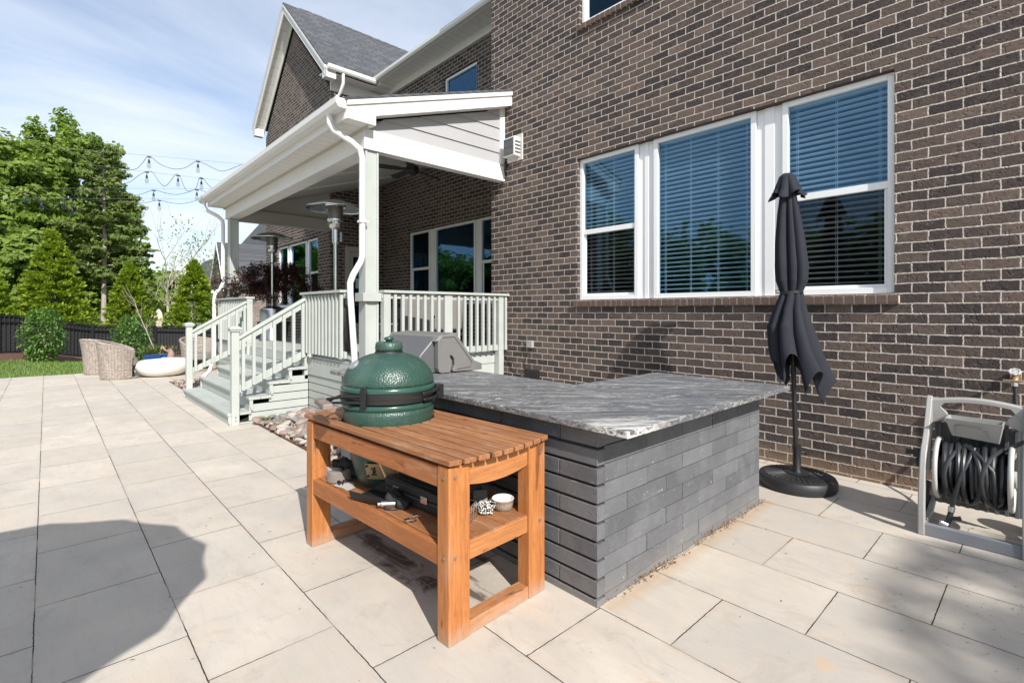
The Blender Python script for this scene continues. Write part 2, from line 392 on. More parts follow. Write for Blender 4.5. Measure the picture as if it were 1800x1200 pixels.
def hz(x,y):
    def ss(a,b,v):
        v=max(0,min(1,(v-a)/(b-a))); return v*v*(3-2*v)
    z=.09*ss(15.5,20,y)*ss(1.5,-1.5,x)
    z-=.33*ss(16,23,y)*ss(-1.0,1.8,x)+.2*ss(22,26,y)*ss(1,5,x)
    z+= -.6*ss(27,45,y)
    return z
m=MB(); xs=[-900,-300,-100,-60,-40,-30,-25,-20,-15,-12]+[-10+.8*i for i in range(36)]+[20,25,30,40,60,100,300,900]
ys=[-900,-300,-100,-50,-30,-20,-10,0,8,12,14,14.9]+[15.5+.8*i for i in range(26)]+[38,42,46,52,60,80,110,300,1500]
nx,ny=len(xs),len(ys)
m.v=[(x,y,hz(x,y)-.035) for y in ys for x in xs]
m.f=[(j*nx+i,j*nx+i+1,(j+1)*nx+i+1,(j+1)*nx+i) for j in range(ny-1) for i in range(nx-1)]
o=m.build('ground',TURF,smooth='all'); tag(o,kind='structure')
m=MB(); m.add([(-11,-9,-.06),(6.5,-9,-.06),(6.5,14.62,-.06),(-11,15.7,-.06),(-11,-9,0),(6.5,-9,0),(6.5,14.62,0),(-11,15.7,0)],[(4,5,6,7),(0,1,5,4),(1,2,6,5),(2,3,7,6),(3,0,4,7)])
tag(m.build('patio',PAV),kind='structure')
# mulch bed under the fence
MUL=simple('mulch',(.11,.05,.033),.95,var=.6,nscale=25,bump=1,bdist=.03,fine=30)
fence_pts=[(-6.2,16.6),(-1.05,21.3),(1.2,23.15),(3.2,24.4),(8.5,26.6)]
def offs(pts,d):
    o=[]
    for i,(x,y) in enumerate(pts):
        a=Vector(pts[max(i-1,0)]); b=Vector(pts[min(i+1,len(pts)-1)]); t=(b-a).normalized(); o.append((x+t.y*d,y-t.x*d))
    return o
m=MB(); f1=[];
def dens(pts,k=12):
    o=[]
    for a,b in zip(pts,pts[1:]): o+=[(a[0]+(b[0]-a[0])*i/k,a[1]+(b[1]-a[1])*i/k) for i in range(k)]
    return o+[pts[-1]]
rows=[dens(offs(fence_pts,d)) for d in (-.5,-.1,.35,.8,1.25,1.55)]
hh=[.06,.07,.09,.08,.04,-.02]
nn_=len(rows[0])
m.v=[(p[0],p[1],hz(*p)+h+random.uniform(-.015,.015)) for r,h in zip(rows,hh) for p in r]
m.f=[(j*nn_+i,j*nn_+i+1,(j+1)*nn_+i+1,(j+1)*nn_+i) for j in range(len(rows)-1) for i in range(nn_-1)]
tag(m.build('mulch_bed',MUL,smooth='all'),kind='structure')
# grass blades on the strip of lawn (stuff)
GRS=leafmat('grass_blades',(.10,.17,.035),(.17,.27,.06),(.27,.37,.11),.35,.6)
n=26000
gx=np.random.uniform(-6,3.2,n); gy=np.random.uniform(14.7,23,n)
def side(px,py):
    best=9e9
    for a,b in zip(fence_pts,fence_pts[1:]):
        ax,ay=a; bx,by=b; L2=(bx-ax)**2+(by-ay)**2; t=np.clip(((px-ax)*(bx-ax)+(py-ay)*(by-ay))/L2,0,1)
        d=np.hypot(px-ax-t*(bx-ax),py-ay-t*(by-ay)); s_=np.sign((bx-ax)*(py-ay)-(by-ay)*(px-ax)); best=np.where(d<np.abs(best),-s_*d,best)
    return best
sd=side(gx,gy); edge=15.7+(gx+11)*(14.62-15.7)/17.5
ok=(sd>1.5)&(gy>edge+.02); gx=gx[ok]; gy=gy[ok]; n=len(gx)
gz=np.array([hz(a,b) for a,b in zip(gx,gy)])-.04
h=np.random.uniform(.04,.10,n); th=np.random.uniform(0,6.28,n); ww=.012; ln=np.random.uniform(0,.05,n); la=np.random.uniform(0,6.28,n)
V=np.zeros((n,3,3)); V[:,0]=np.stack([gx-np.cos(th)*ww,gy-np.sin(th)*ww,gz],1); V[:,1]=np.stack([gx+np.cos(th)*ww,gy+np.sin(th)*ww,gz],1); V[:,2]=np.stack([gx+np.cos(la)*ln,gy+np.sin(la)*ln,gz+h],1)
tag(quads('grass',V,GRS,n=3),'short green lawn strip between patio and mulch bed','grass',kind='stuff')
# ================================================================ HOUSE
house=empty('brick_house',(5,5,0),'large dark brown brick house with white windows filling the right side','house')
def wall_plane(axis,c,a0,a1,z0,z1,ops,th=.11,m=None):
    """brick wall with openings; ops=(a0,a1,z0,z1)"""
    m=m or MB()
    as_=sorted({a0,a1}|{v for o in ops for v in o[:2]}); zs=sorted({z0,z1}|{v for o in ops for v in o[2:]})
    for i in range(len(as_)-1):
        j=0
        while j<len(zs)-1:
            am=(as_[i]+as_[i+1])/2; zm=(zs[j]+zs[j+1])/2
            if any(o[0]<am<o[1] and o[2]<zm<o[3] for o in ops): j+=1; continue
            k=j
            while k+1<len(zs)-1 and not any(o[0]<am<o[1] and o[2]<(zs[k+1]+zs[k+2])/2<o[3] for o in ops): k+=1
            if axis=='x': m.box(c,c+th,as_[i],as_[i+1],zs[j],zs[k+1])
            else: m.box(as_[i],as_[i+1],c,c+th,zs[j],zs[k+1])
            j=k+1
    return m
WX=5.0
mainop=(.865,4.15,1.552,3.36); upop=(2.3,4.12,5.06,6.9)
wall_plane('x',WX,-6,5.847,-.05,9.2,[mainop,upop]).build('wall',BRX,house)
MB().box(5.11,6.4,5.74,5.847,-.05,9.2).build('wall',BRX,house)
pop=(7.05,10.56,1.55,3.30); uop2=(7.94,9.10,4.9,6.52)
wall_plane('x',6.4,5.847,11.7,-.05,6.9,[pop,uop2]).build('wall',BRX,house)
# far gable wing
wop=(12.42,15.4,1.5,3.27); vent=(13.55,15.2,4.45,4.62)
wall_plane('x',4.95,11.7,16.44,-.5,6.72,[wop]).build('wall',BRX,house)
MB().prism([(11.7,6.72),(16.44,6.72),(14.07,9.05)],4.95,5.06,'x').build('gable_wall',BRX,house)
dop=(5.32,6.2,.81,2.98)
wall_plane('y',11.7,5.06,6.4,-.05,6.9,[dop]).build('wall',BRX,house)
MB().box(5.06,9,16.33,16.44,-.5,6.72).build('wall',BRX,house)
# rooms behind the glass
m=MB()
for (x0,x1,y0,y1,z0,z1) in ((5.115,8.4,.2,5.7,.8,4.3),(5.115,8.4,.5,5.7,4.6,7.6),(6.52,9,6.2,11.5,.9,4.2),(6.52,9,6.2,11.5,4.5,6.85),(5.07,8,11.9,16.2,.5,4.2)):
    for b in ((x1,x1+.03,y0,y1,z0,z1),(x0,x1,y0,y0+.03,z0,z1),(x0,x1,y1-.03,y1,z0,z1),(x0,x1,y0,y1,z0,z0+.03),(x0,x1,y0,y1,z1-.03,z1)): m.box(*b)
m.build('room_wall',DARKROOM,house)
def window_x(X,y0,y1,z0,z1,frame=.05,rail=None,parent=house,blind=False,depth=.075,cords=(.13,.5,.87),gl=None):
    """window unit in a wall facing -X. frame > pane(s), sash rail, blind"""
    xf=X+depth; m=MB()
    f=frame
    m.box(xf-.03,xf+.03,y0,y0+f,z0,z1); m.box(xf-.03,xf+.03,y1-f,y1,z0,z1)
    m.box(xf-.03,xf+.03,y0+f,y1-f,z0,z0+f); m.box(xf-.03,xf+.03,y0+f,y1-f,z1-f,z1)
    if rail:
        m.box(xf-.018,xf+.03,y0+f,y1-f,rail-.03,rail+.03)
        # lower sash set back
        g=.028
        m.box(xf+.004,xf+.028,y0+f,y0+f+g,z0+f,rail-.03); m.box(xf+.004,xf+.028,y1-f-g,y1-f,z0+f,rail-.03); m.box(xf+.004,xf+.028,y0+f+g,y1-f-g,z0+f,z0+f+g)
    w_=m.build('window',VINYL,parent,bevel=.003)
    if rail:
        MB().box(xf+.006,xf+.010,y0+f,y1-f,rail+.03,z1-f).build('pane',GLASS,w_)
        MB().box(xf+.014,xf+.018,y0+f+.028,y1-f-.028,z0+f+.028,rail-.03).build('pane',gl or GLASSD,w_)
    else: MB().box(xf+.006,xf+.010,y0+f,y1-f,z0+f,z1-f).build('pane',GLASS,w_)
    if blind:
        b=MB(); xb=xf+.075; z=z0+.05; k=0
        while z<z1-.07:
            a=R(13)+random.uniform(-.03,.03); dz=math.sin(a)*.023; dx=math.cos(a)*.023; sg=random.uniform(-.002,.002)
            ya,yb=y0+.02,y1-.02
            b.add([(xb-dx,ya,z+dz),(xb+dx,ya,z-dz),(xb+dx,yb,z-dz+sg),(xb-dx,yb,z+dz+sg),(xb-dx,ya,z+dz+.003),(xb+dx,ya,z-dz+.003),(xb+dx,yb,z-dz+sg+.003),(xb-dx,yb,z+dz+sg+.003)],[(0,1,2,3),(7,6,5,4),(0,4,5,1),(1,5,6,2),(2,6,7,3),(3,7,4,0)])
            z+=.0495; k+=1
        b.box(xb-.03,xb+.03,y0+.01,y1-.01,z1-.06,z1-.004); b.box(xb-.025,xb+.025,y0+.02,y1-.02,z0+.012,z0+.03)
        for c_ in cords:
            yy=y0+(y1-y0)*c_
            b.box(xb-.027,xb-.0255,yy-.004,yy-.001,z0+.02,z1-.05); b.box(xb-.027,xb-.0255,yy+.010,yy+.012,z0+.02,z1-.05)
        b.build('blind',BLIND,w_)
    return w_
ZB,ZT=1.552,3.36
window_x(WX,.868,1.72,ZB+.006,ZT-.006,rail=2.45,blind=True)
window_x(WX,1.957,3.077,ZB+.006,ZT-.006,blind=True,cords=(.1,.36,.63,.9))
window_x(WX,3.277,4.147,ZB+.006,ZT-.006,rail=2.42,blind=True,cords=(.12,.45,.85))
for a,b in ((1.72,1.957),(3.077,3.277)):
    m=MB(); m.box(WX+.072,WX+.1,a+.002,b-.002,ZB+.006,ZT-.006); m.box(WX+.062,WX+.074,a+.075,b-.075,ZB+.006,ZT-.006); m.build('window_mullion',VINYL,house,bevel=.002)
window_x(WX,2.31,4.11,5.066,6.89,rail=5.95)
window_x(6.4,7.08,7.89,1.56,3.29,rail=2.41); window_x(6.4,8.05,9.51,1.56,3.29); window_x(6.4,9.71,10.55,1.56,3.29,rail=2.41)
for a,b in ((7.892,8.048),(9.512,9.708)): MB().box(6.472,6.5,a,b,1.56,3.29).build('window_mullion',VINYL,house)
window_x(6.4,7.95,9.09,4.91,6.51)
window_x(4.95,12.43,13.15,1.51,3.26,rail=2.4); window_x(4.95,13.3,14.5,1.51,3.26); window_x(4.95,14.65,15.39,1.51,3.26,rail=2.4)
for a,b in ((13.152,13.298),(14.502,14.648)): MB().box(5.022,5.05,a,b,1.51,3.26).build('window_mullion',VINYL,house)
# brick sills: a row of bricks on edge, standing proud
def sill(X,y0,y1,z,parent=house,p=.075,hgt=.083,dep=.035,slope=.012):
    m=MB(); g=MB(); y=y0
    while y<y1-.02:
        j=random.uniform(-.003,.003); m.add([(X-dep+j,y+.005,z-hgt+.004),(X+.07,y+.005,z-hgt+.004),(X+.07,y+.005,z),(X-dep+j,y+.005,z-slope),(X-dep+j,y+p-.005,z-hgt+.004),(X+.07,y+p-.005,z-hgt+.004),(X+.07,y+p-.005,z),(X-dep+j,y+p-.005,z-slope)],[(0,1,2,3),(7,6,5,4),(0,4,5,1),(3,2,6,7),(0,3,7,4),(1,5,6,2)]); y+=p
    g.box(X-dep+.007,X+.065,y0,y,z-hgt+.006,z-slope-.003)
    s_=m.build('window_sill',SILLM,parent,bevel=.003); g.build('mortar',MORT,s_)
sill(WX,.83,4.19,ZB); sill(WX,2.27,4.16,5.06)
sill(4.95,12.38,15.44,1.5); sill(6.4,7.0,10.6,1.55)
# steel lintels over the openings
m=MB(); m.box(WX+.004,WX+.09,.80,4.21,ZT-.004,ZT+.008); m.build('lintel',simple('lintel_paint',(.05,.028,.024),.6),house)
# back door on the porch
m=MB(); m.box(5.32,6.2,11.66,11.76,.81,.86); m.box(5.32,5.42,11.655,11.77,.86,2.98); m.box(6.1,6.2,11.655,11.77,.86,2.98); m.box(5.42,6.1,11.655,11.77,2.88,2.98); 
dr=m.build('door_frame',GRAYPAINT,house)
d=MB(); d.box(5.425,5.53,11.70,11.74,.87,2.87); d.box(5.99,6.095,11.70,11.74,.87,2.87); d.box(5.53,5.99,11.70,11.74,.87,1.12); d.box(5.53,5.99,11.70,11.74,2.75,2.87)
dd=d.build('door',GRAYPAINT,house); MB().box(5.53,5.99,11.715,11.72,1.12,2.75).build('door_glass',GLASS,dd)
h_=MB(); h_.tube([(5.49,11.69,1.78),(5.49,11.63,1.78),(5.56,11.62,1.78)],.011,8); h_.build('handle',BLACKM,dd,smooth=True)
MB().box(5.60,5.92,11.706,11.7115,1.98,2.22).build('notice',simple('paper',(.62,.66,.68),.8,bump=0),dd)
MB().box(4.944,4.951,13.5,15.1,5.02,5.14).build('wall_vent',BLACKM,house)
# ---- roofs
def shingles(name,axis,run):
    t=NT(name); P=t.sep(t.pos())
    v=t.comb(P[0] if axis=='x' else P[1],t.math('MULTIPLY',P[2],run))
    d=t.noise(v,18,2,.5,col=True)
    br=t.n('ShaderNodeTexBrick'); t.set(br.inputs['Vector'],t.mix(.003,v,d))
    br.inputs['Color1'].default_value=(0,0,0,1); br.inputs['Color2'].default_value=(1,1,1,1); br.inputs['Mortar'].default_value=(0,0,0,1)
    br.inputs['Scale'].default_value=1; br.inputs['Brick Width'].default_value=.24; br.inputs['Row Height'].default_value=.14; br.inputs['Mortar Size'].default_value=.014; br.offset=.37
    c=t.ramp(br.outputs['Color'],[(0,(.045,.050,.058)),(.5,(.066,.072,.082)),(1,(.095,.103,.115))])
    c=t.mix(br.outputs['Fac'],c,(.02,.02,.024)); c=t.mix(t.math('MULTIPLY',t.noise(v,70,3,.7),.35),c,(.13,.135,.145))  # dark course lines: shadow line under each shingle row, painted in
    return t.fin(c,.95,t.bump(t.math('SUBTRACT',1.0,br.outputs['Fac']),.6,.012))
SHW=shingles('shingles_wing','x',1.41); SHM=shingles('shingles_main','y',1.5)
m=MB()
ye,za,yr=11.33,7.06,14.07; zr=9.66; yl=16.81
for (ya,yb) in ((ye,yr),(yl,yr)):
    m.add([(4.66,ya,za),(14,ya,za),(14,yb,zr),(4.66,yb,zr),(4.66,ya,za+.05),(14,ya,za+.05),(14,yb,zr+.05),(4.66,yb,zr+.05)],[(0,1,2,3),(7,6,5,4),(0,4,5,1),(0,3,7,4),(1,5,6,2)])
rw=m.build('roof',SHW,house)
m=MB(); 
for k in range(30):
    x=5.1+k*.3; m.add([(x,yr-.13,zr-.10),(x+.33,yr-.13,zr-.085),(x+.33,yr,zr+.085),(x,yr,zr+.07),(x,yr+.13,zr-.10),(x+.33,yr+.13,zr-.085)],[(0,1,2,3),(3,2,5,4)])
m.build('ridge_cap',SHW,rw,solid=.012)
m=MB(); sl_=.34
m.add([(5.96,-6,7.13),(16,-6,7.13+10*sl_),(16,11.4,7.13+10*sl_),(5.96,11.4,7.13),(5.96,-6,7.09),(16,-6,7.09+10*sl_),(16,11.4,7.09+10*sl_),(5.96,11.4,7.09)],[(0,1,2,3),(7,6,5,4),(0,4,5,1),(2,6,7,3),(0,3,7,4)])
m.build('roof',SHM,house)
MB().box(5.03,14,-6,5.7,9.2,9.35).build('roof',SHM,house)
# rake boards and soffit of the gable
m=MB(); hgt=.20
def rake(m,x0,x1,ya,za,yb,zb,dz0,dz1):
    m.add([(x,y,z) for x in (x0,x1) for (y,z) in ((ya,za-dz0),(yb,zb-dz0),(yb,zb-dz1),(ya,za-dz1))],[(0,1,2,3),(7,6,5,4),(0,4,5,1),(1,5,6,2),(2,6,7,3),(3,7,4,0)])
rake(m,4.68,4.71,ye,za,yr,zr,.0,.25); rake(m,4.68,4.71,yl,za,yr,zr,.0,.25)
rake(m,4.655,4.68,ye,za,yr,zr,.0,.07); rake(m,4.655,4.68,yl,za,yr,zr,.0,.07)
m.build('rake_board',WHITE,house)
m=MB(); rake(m,4.712,4.95,ye+.02,za,yr,zr,.17,.19); rake(m,4.712,4.95,yl-.02,za,yr,zr,.17,.19); 
rake(m,4.925,4.948,11.55,za+.2,yr,zr,.17,.40); rake(m,4.925,4.948,16.6,za+.2,yr,zr,.17,.40)
t=NT('soffit'); P=t.sep(t.pos()); ln=t.math('FRACT',t.math('MULTIPLY',P[1],5.2)); gr=t.ramp(ln,[(0,0),(.05,1),(.95,1),(1,0)]); SOFF=t.fin(t.mix(gr,(.45,.45,.44),(.72,.71,.69)),.5,t.bump(gr,.6,.006))
m.build('soffit',SOFF,house)
# eave boxes, soffits, frieze and gutters of the upper roof
m=MB(); m.box(4.70,5.98,ye+.03,11.7,6.93,6.95); m.box(5.98,6.4,5.85,11.7,7.03,7.045); m.box(5.981,6.4,11.2,11.7,6.955,7.028); m.build('soffit',SOFF,house)
for b in ((4.69,4.94,ye,11.52,6.80,7.02),(4.69,4.94,16.62,16.8,6.80,7.02)): MB().box(*b).build('eave_return',WHITE,house)
for b in ((4.95,6.38,11.65,11.698,6.66,6.93),(6.36,6.398,5.85,11.65,6.87,7.03)): MB().box(*b).build('frieze_board',WHITE,house)
def gutter_prof(s): return [(0,0),(-s*.75,0),(-s,s*.35),(-s*1.02,s*.9),(-s*.9,s),(-s*.9,s*.88),(-.004,s*.88),(0,s)]
g=MB(); g.prism([(5.98+a,7.035+b) for a,b in gutter_prof(.11)],5.85,11.33,'y'); 
g.prism([(ye+.01+a,6.97+b) for a,b in gutter_prof(.11)],4.72,5.93,'x'); g.build('gutter',WHITE,house)
dp=[(-.035,-.025),(.035,-.025),(.035,.025),(-.035,.025)]
g=MB(); g.tube([(5.1,11.30,6.98),(5.1,11.30,6.75),(5.08,11.42,6.55),(5.02,11.63,6.35),(5.02,11.63,4.4)],.036,8); g.build('downspout',WHITE,house,smooth=True)
# small wall fittings
m=MB(); m.box(4.86,4.998,5.19,5.42,3.63,3.90); vb=m.build('vent_box',WHITE,house,bevel=.006)
m=MB()
for k in range(5): m.box(4.852,4.859,5.215+k*.045,5.225+k*.045,3.66,3.87)
for k in range(3): m.box(4.850,4.858,5.21,5.40,3.66+k*.1,3.672+k*.1)
m.box(4.854,4.857,5.205,5.405,3.65,3.88)
for k in range(4): m.box(4.875,4.975,5.181,5.189,3.67+k*.05,3.69+k*.05)  # dark strips stand for the shaded recesses of the grille
m.build('grille',GREYD,vb)
m=MB(); m.box(4.975,4.9985,5.15,5.46,3.58,3.95); m.build('mounting_plate',simple('plate',(.55,.53,.5),.6),vb)
m=MB(); m.box(4.95,4.999,4.93,5.04,.90,1.0); ob=m.build('outlet_cover',GREYP,house,bevel=.006)
m=MB(); m.tube([(4.97,4.985,.90),(4.955,4.985,.80),(4.965,5.0,.62)],.006,6); m.build('cable',BLACKP,ob)
vm=MB()
for k in range(9): vm.box(4.988,4.998,4.84+k*.031,4.855+k*.031,.42,.58)
vf=vm.build('foundation_vent',BLACKM,house); MB().box(4.993,4.9985,4.82,5.12,.405,.595).build('vent_back',BLACKP,vf)
m=MB(); m.tube([(4.985,5.44,.98),(4.96,5.47,.86),(4.985,5.43,.74),(4.97,5.30,.62),(4.985,5.2,.52),(4.99,5.0,.46)],.005,6); m.build('cable',BLACKP,house)
# ================================================================ PORCH
porch=empty('covered_porch',(2.8,8.5,0),'raised sage green covered porch with white beams and shed roof joined to the brick house','porch')
DZ=.81
m=MB()
for k in range(27): 
    x=2.62+k*.142
    m.box(x,x+.136,5.56 if x<5 else 5.86,11.69,DZ-.03,DZ)
m.build('deck_floor',SAGEG,porch)
MB().box(2.66,6.38,5.87,11.68,.0,.05).build('deck_shade_sheet',BLACKP,porch)  # black sheet on the ground, standing for the shade below the deck
def skirt(m,a0,a1,fix,axis,z0,z1,pitch=.105,bh=.094,th=.02):
    z=z1
    while z-bh>z0-.02:
        if axis=='x': m.box(fix,fix+th,a0,a1,z-bh,z)
        else: m.box(a0,a1,fix,fix+th,z-bh,z)
        z-=pitch
for a_ in ((5.57,6.90,2.625,'x'),(9.66,11.8,2.625,'x'),(2.645,4.98,5.57,'y')):
    m=MB(); skirt(m,*a_,0,.55); m.build('skirt',SAGE,porch)
for b in ((2.612,2.64,5.56,6.90,.56,.775),(2.612,2.64,9.66,11.8,.56,.775),(2.641,4.99,5.552,5.568,.66,.775),(2.641,4.99,5.556,5.568,.49,.652)): MB().box(*b).build('rim_board',SAGE,porch)
MB().box(2.66,4.98,5.60,11.7,.01,.772).build('crawl_shade_fill',BLACKP,porch)  # solid black fill behind the slats, in place of shade under the deck
# columns
def column(x0,y0,w=.172):
    m=MB(); m.box(x0,x0+w,y0,y0+w,0,3.335)
    c=m.build('column',SAGE,porch,bevel=.003)
    t=MB(); e=.016
    t.box(x0-e,x0+w+e,y0-e,y0+w+e,3.20,3.30); t.build('capital',SAGE,c)
    return c
m=MB()
def col(x0,y0,w=.172,trim=True):
    m=MB(); m.box(x0+.02,x0+w-.012,y0+.012,y0+w-.012,.05,3.33)
    for (a,b,c_,d) in ((x0,x0+.026,y0,y0+w),(x0+w-.026,x0+w,y0,y0+w)): m.box(a,b,c_,d,.05,3.33)
    c=m.build('column',SAGE,porch,bevel=.002)
    if trim:
        t=MB(); t.box(x0-.05,x0+w+.02,y0-.045,y0-.002,1.53,1.63); t.box(x0-.05,x0-.002,y0-.002,y0+w,1.53,1.63); t.build('trim_block',SAGE,c,bevel=.002)
    return c
col(2.78,5.552); col(2.78,11.56,trim=False)
# beams
m=MB(); m.box(2.755,2.975,5.53,11.80,3.335,3.575); m.build('beam',WHITE,porch,bevel=.003)
m=MB(); m.box(2.98,4.995,5.53,5.66,3.335,3.575); m.build('beam',WHITE,porch,bevel=.003)
m=MB(); m.box(2.98,4.94,11.63,11.79,3.31,3.57); m.build('beam',GRAYPAINT,porch,bevel=.003)
# end gable siding
def zroof(x): return 3.79+(x-2.47)*.334
m=MB(); z=3.56
while z<4.7:
    z2=z+.182
    # clapboard: clipped to the rake
    x0=2.8
    for (xa,xb) in ((2.80,4.90),):
        xs0=max(xa,2.47+(z+.23-3.79)/.334); 
        xs1=max(xa,2.47+(z2+.23-3.79)/.334)
        if xs0>=xb: break
        xs1=min(xs1,xb)
        m.add([(xs0,5.545,z),(xb,5.545,z),(xb,5.562,z2),(xs1,5.562,z2),(xs0,5.60,z),(xb,5.60,z),(xb,5.60,z2),(xs1,5.60,z2)],[(0,1,2,3),(7,6,5,4),(0,4,5,1),(1,5,6,2),(2,6,7,3),(3,7,4,0)])
    z=z2
m.build('siding',SIDING,porch)
m=MB(); m.box(4.90,4.992,5.53,5.60,3.56,4.42); m.build('corner_trim',WHITE,porch)
m=MB(); m.prism([(2.98,3.56),(4.94,3.56),(4.94,4.26),(2.98,3.68)],11.70,11.73,'y'); m.build('end_panel',GRAYPAINT,porch)
m=MB(); m.prism([(2.80,3.50),(4.95,3.50),(4.95,4.3),(2.80,3.68)],5.605,5.63,'y'); m.build('inner_panel',GRAYPAINT,porch)
# rake boards
def slab(m,x0,x1,y0,y1,d0,d1):
    m.prism([(x0,zroof(x0)-d0),(x1,zroof(x1)-d0),(x1,zroof(x1)-d1),(x0,zroof(x0)-d1)],y0,y1,'y')
m=MB(); slab(m,2.47,4.995,5.385,5.41,.03,.215); slab(m,2.47,4.995,5.365,5.385,.015,.07); m.build('rake_board',WHITE,porch)
m=MB(); slab(m,2.47,6.0,11.95,11.98,.02,.21); m.build('rake_board',WHITE,porch)
m=MB(); slab(m,2.84,4.99,5.412,5.545,.20,.212); m.build('soffit',SOFF,porch)
m=MB(); m.box(2.468,2.755,5.42,11.95,3.583,3.597); m.build('soffit',SOFF,porch)
m=MB(); m.prism([(2.472,3.582),(2.83,3.582),(2.83,3.70),(2.472,3.59)],5.388,5.41,'y'); m.box(2.81,2.83,5.41,5.545,3.582,3.70); m.box(2.755,2.81,5.41,5.545,3.575,3.582); m.build('cornice_return',WHITE,porch)
m=MB(); m.box(2.46,2.472,5.41,11.95,3.575,3.74); m.build('fascia',WHITE,porch)
m=MB(); m.box(2.74,2.757,5.45,11.9,3.545,3.583); m.build('bed_mould',GRAYPAINT,porch)
PSH=shingles('shingles_porch','y',3.0)
m=MB(); slab(m,2.44,4.999,5.36,11.99,-.02,.012); slab(m,5.0,6.40,5.85,11.70,-.02,.012); m.build('roof',PSH,porch)
m=MB(); m.prism([(2.98,3.60),(6.39,4.66),(6.39,4.68),(2.98,3.62)],5.66,11.68,'y'); ceil=m.build('ceiling',GRAYPAINT,porch)
m=MB()
for y in (7.1,8.6,10.1): m.prism([(2.98,3.58),(6.38,4.635),(6.38,4.66),(2.98,3.605)],y-.05,y+.05,'y')
m.build('ceiling_batten',WHITE,ceil)
g=MB(); g.prism([(2.458+a,3.675+b) for a,b in gutter_prof(.118)],5.37,12.2,'y'); g.build('gutter',WHITE,porch)
m=MB()
def spout(pts,r=.04): m.tube(pts,r,10)
spout([(2.40,5.68,3.69),(2.40,5.68,3.58),(2.44,5.66,3.50),(2.62,5.56,3.38),(2.70,5.53,3.31),(2.722,5.515,3.2),(2.722,5.515,2.06),(2.70,5.51,1.99),(2.60,5.50,1.83),(2.566,5.50,1.74),(2.566,5.50,1.62),(2.58,5.49,1.35),(2.62,5.48,.70),(2.63,5.48,.06)],.036)
dsn=m.build('downspout',WHITE,porch,smooth=True)
MB().box(2.675,2.775,5.47,5.55,2.45,2.475).build('strap',WHITE,dsn)
m=MB(); spout([(2.40,11.95,3.69),(2.40,11.95,3.58),(2.44,11.92,3.50),(2.62,11.80,3.38),(2.69,11.76,3.30),(2.70,11.75,3.2),(2.70,11.75,2.0),(2.66,11.75,1.9),(2.56,11.75,1.78),(2.54,11.75,1.66),(2.54,11.75,.5),(2.45,11.72,.2),(2.3,11.65,.06)],.036)
m.build('downspout',WHITE,porch,smooth=True)
# railings
def railing(pts_axis,a0,a1,fix,posts,n,zt=1.665,name='railing'):
    """straight railing; posts = list of a values (centres); parts: post, rail, baluster"""
    mb=MB()
    def bx(mm,a,b,c0,c1,z0,z1):
        if pts_axis=='x': mm.box(a,b,fix+c0,fix+c1,z0,z1)
        else: mm.box(fix+c0,fix+c1,a,b,z0,z1)
    bx(mb,a0,a1,-.075,.075,zt-.032,zt)
    top=mb.build('railing',SAGE,porch,bevel=.004)
    r=MB(); bx(r,a0,a1,-.02,.02,zt-.10,zt-.045); bx(r,a0,a1,-.02,.02,.845,.925); r.build('rail',SAGE,top,bevel=.002)
    for p in posts:
        q=MB(); bx(q,p-.045,p+.045,-.048,.042,.49,zt-.034); q.build('post',SAGE,top,bevel=.003)
    al=[a0+(a1-a0)*(i+.5)/n for i in range(n)]
    for a in al:
        if any(abs(a-p)<.062 for p in posts): continue
        q=MB(); bx(q,a-.018,a+.018,-.056,-.0205,.85,zt-.05); q.build('baluster',SAGE,top)
    return top
railing('x',2.96,4.99,5.50,[3.015,3.935,4.85],19)
railing('y',5.73,7.02,2.62,[6.955],12)
railing('y',9.56,11.6,2.62,[9.615],17)
# ---- stairs
Y0,Y1=6.90,9.66; ZS=[.15,.322,.494,.660]; XN=[1.63,1.87,2.11,2.35]
m=MB(); stairs=None
sk=MB()
z=.775
ri=MB(); xr=[1.66,1.90,2.14,2.38,2.61]; zb=[0]+ZS; zt_=ZS+[DZ]
for i in range(5): ri.box(xr[i],xr[i]+.018,Y0+.03,Y1-.03,zb[i]+.001,zt_[i]-.033)
stairs=ri.build('staircase',SAGE,porch)
for i in range(4):
    t=MB(); t.box(XN[i],XN[i]+.135,Y0-.02,Y1+.02,ZS[i]-.032,ZS[i]); t.box(XN[i]+.139,min(XN[i]+.27,2.6),Y0-.02,Y1+.02,ZS[i]-.032,ZS[i]); t.build('tread',SAGEG,stairs,bevel=.004)
for (ya,yb) in ((Y0+.01,Y0+.03),(Y1-.03,Y1-.01)):
    sk=MB(); zz_=.545
    while zz_>.02:
        # board starts where the stairs are lower than it
        xs_=1.66
        for i in range(4):
            if zz_>ZS[i]-.034: xs_=xr[i+1]-.02
        lo=max(zz_-.094,.004)
        sk.box(xs_,2.62,ya,yb,lo,zz_); zz_-=.105
    sk.build('stair_skirt',SAGE,stairs)
bk=MB(); 
for i in range(4):
    for (ya,yb) in ((Y0+.0,Y0+.02),(Y1-.02,Y1-.0)): bk.prism([(xr[i]-.02,ZS[i]-.034),(xr[i]-.02,ZS[i]-.10),(xr[i],max(ZS[i]-.16,.003)),(xr[i]+.02,max(ZS[i]-.16,.003)),(xr[i]+.02,ZS[i]-.034)],ya-.012,ya-.001,'y')
bk.build('bracket',SAGE,stairs)
for i in range(4): pass
MB().prism([(1.72,.005),(1.95,.10),(2.18,.27),(2.42,.43),(2.6,.55),(2.6,.005)],Y0+.05,Y1-.05,'y').build('stair_shade_fill',BLACKP,stairs)  # black filler seen through the gaps, standing for shade inside the stairs
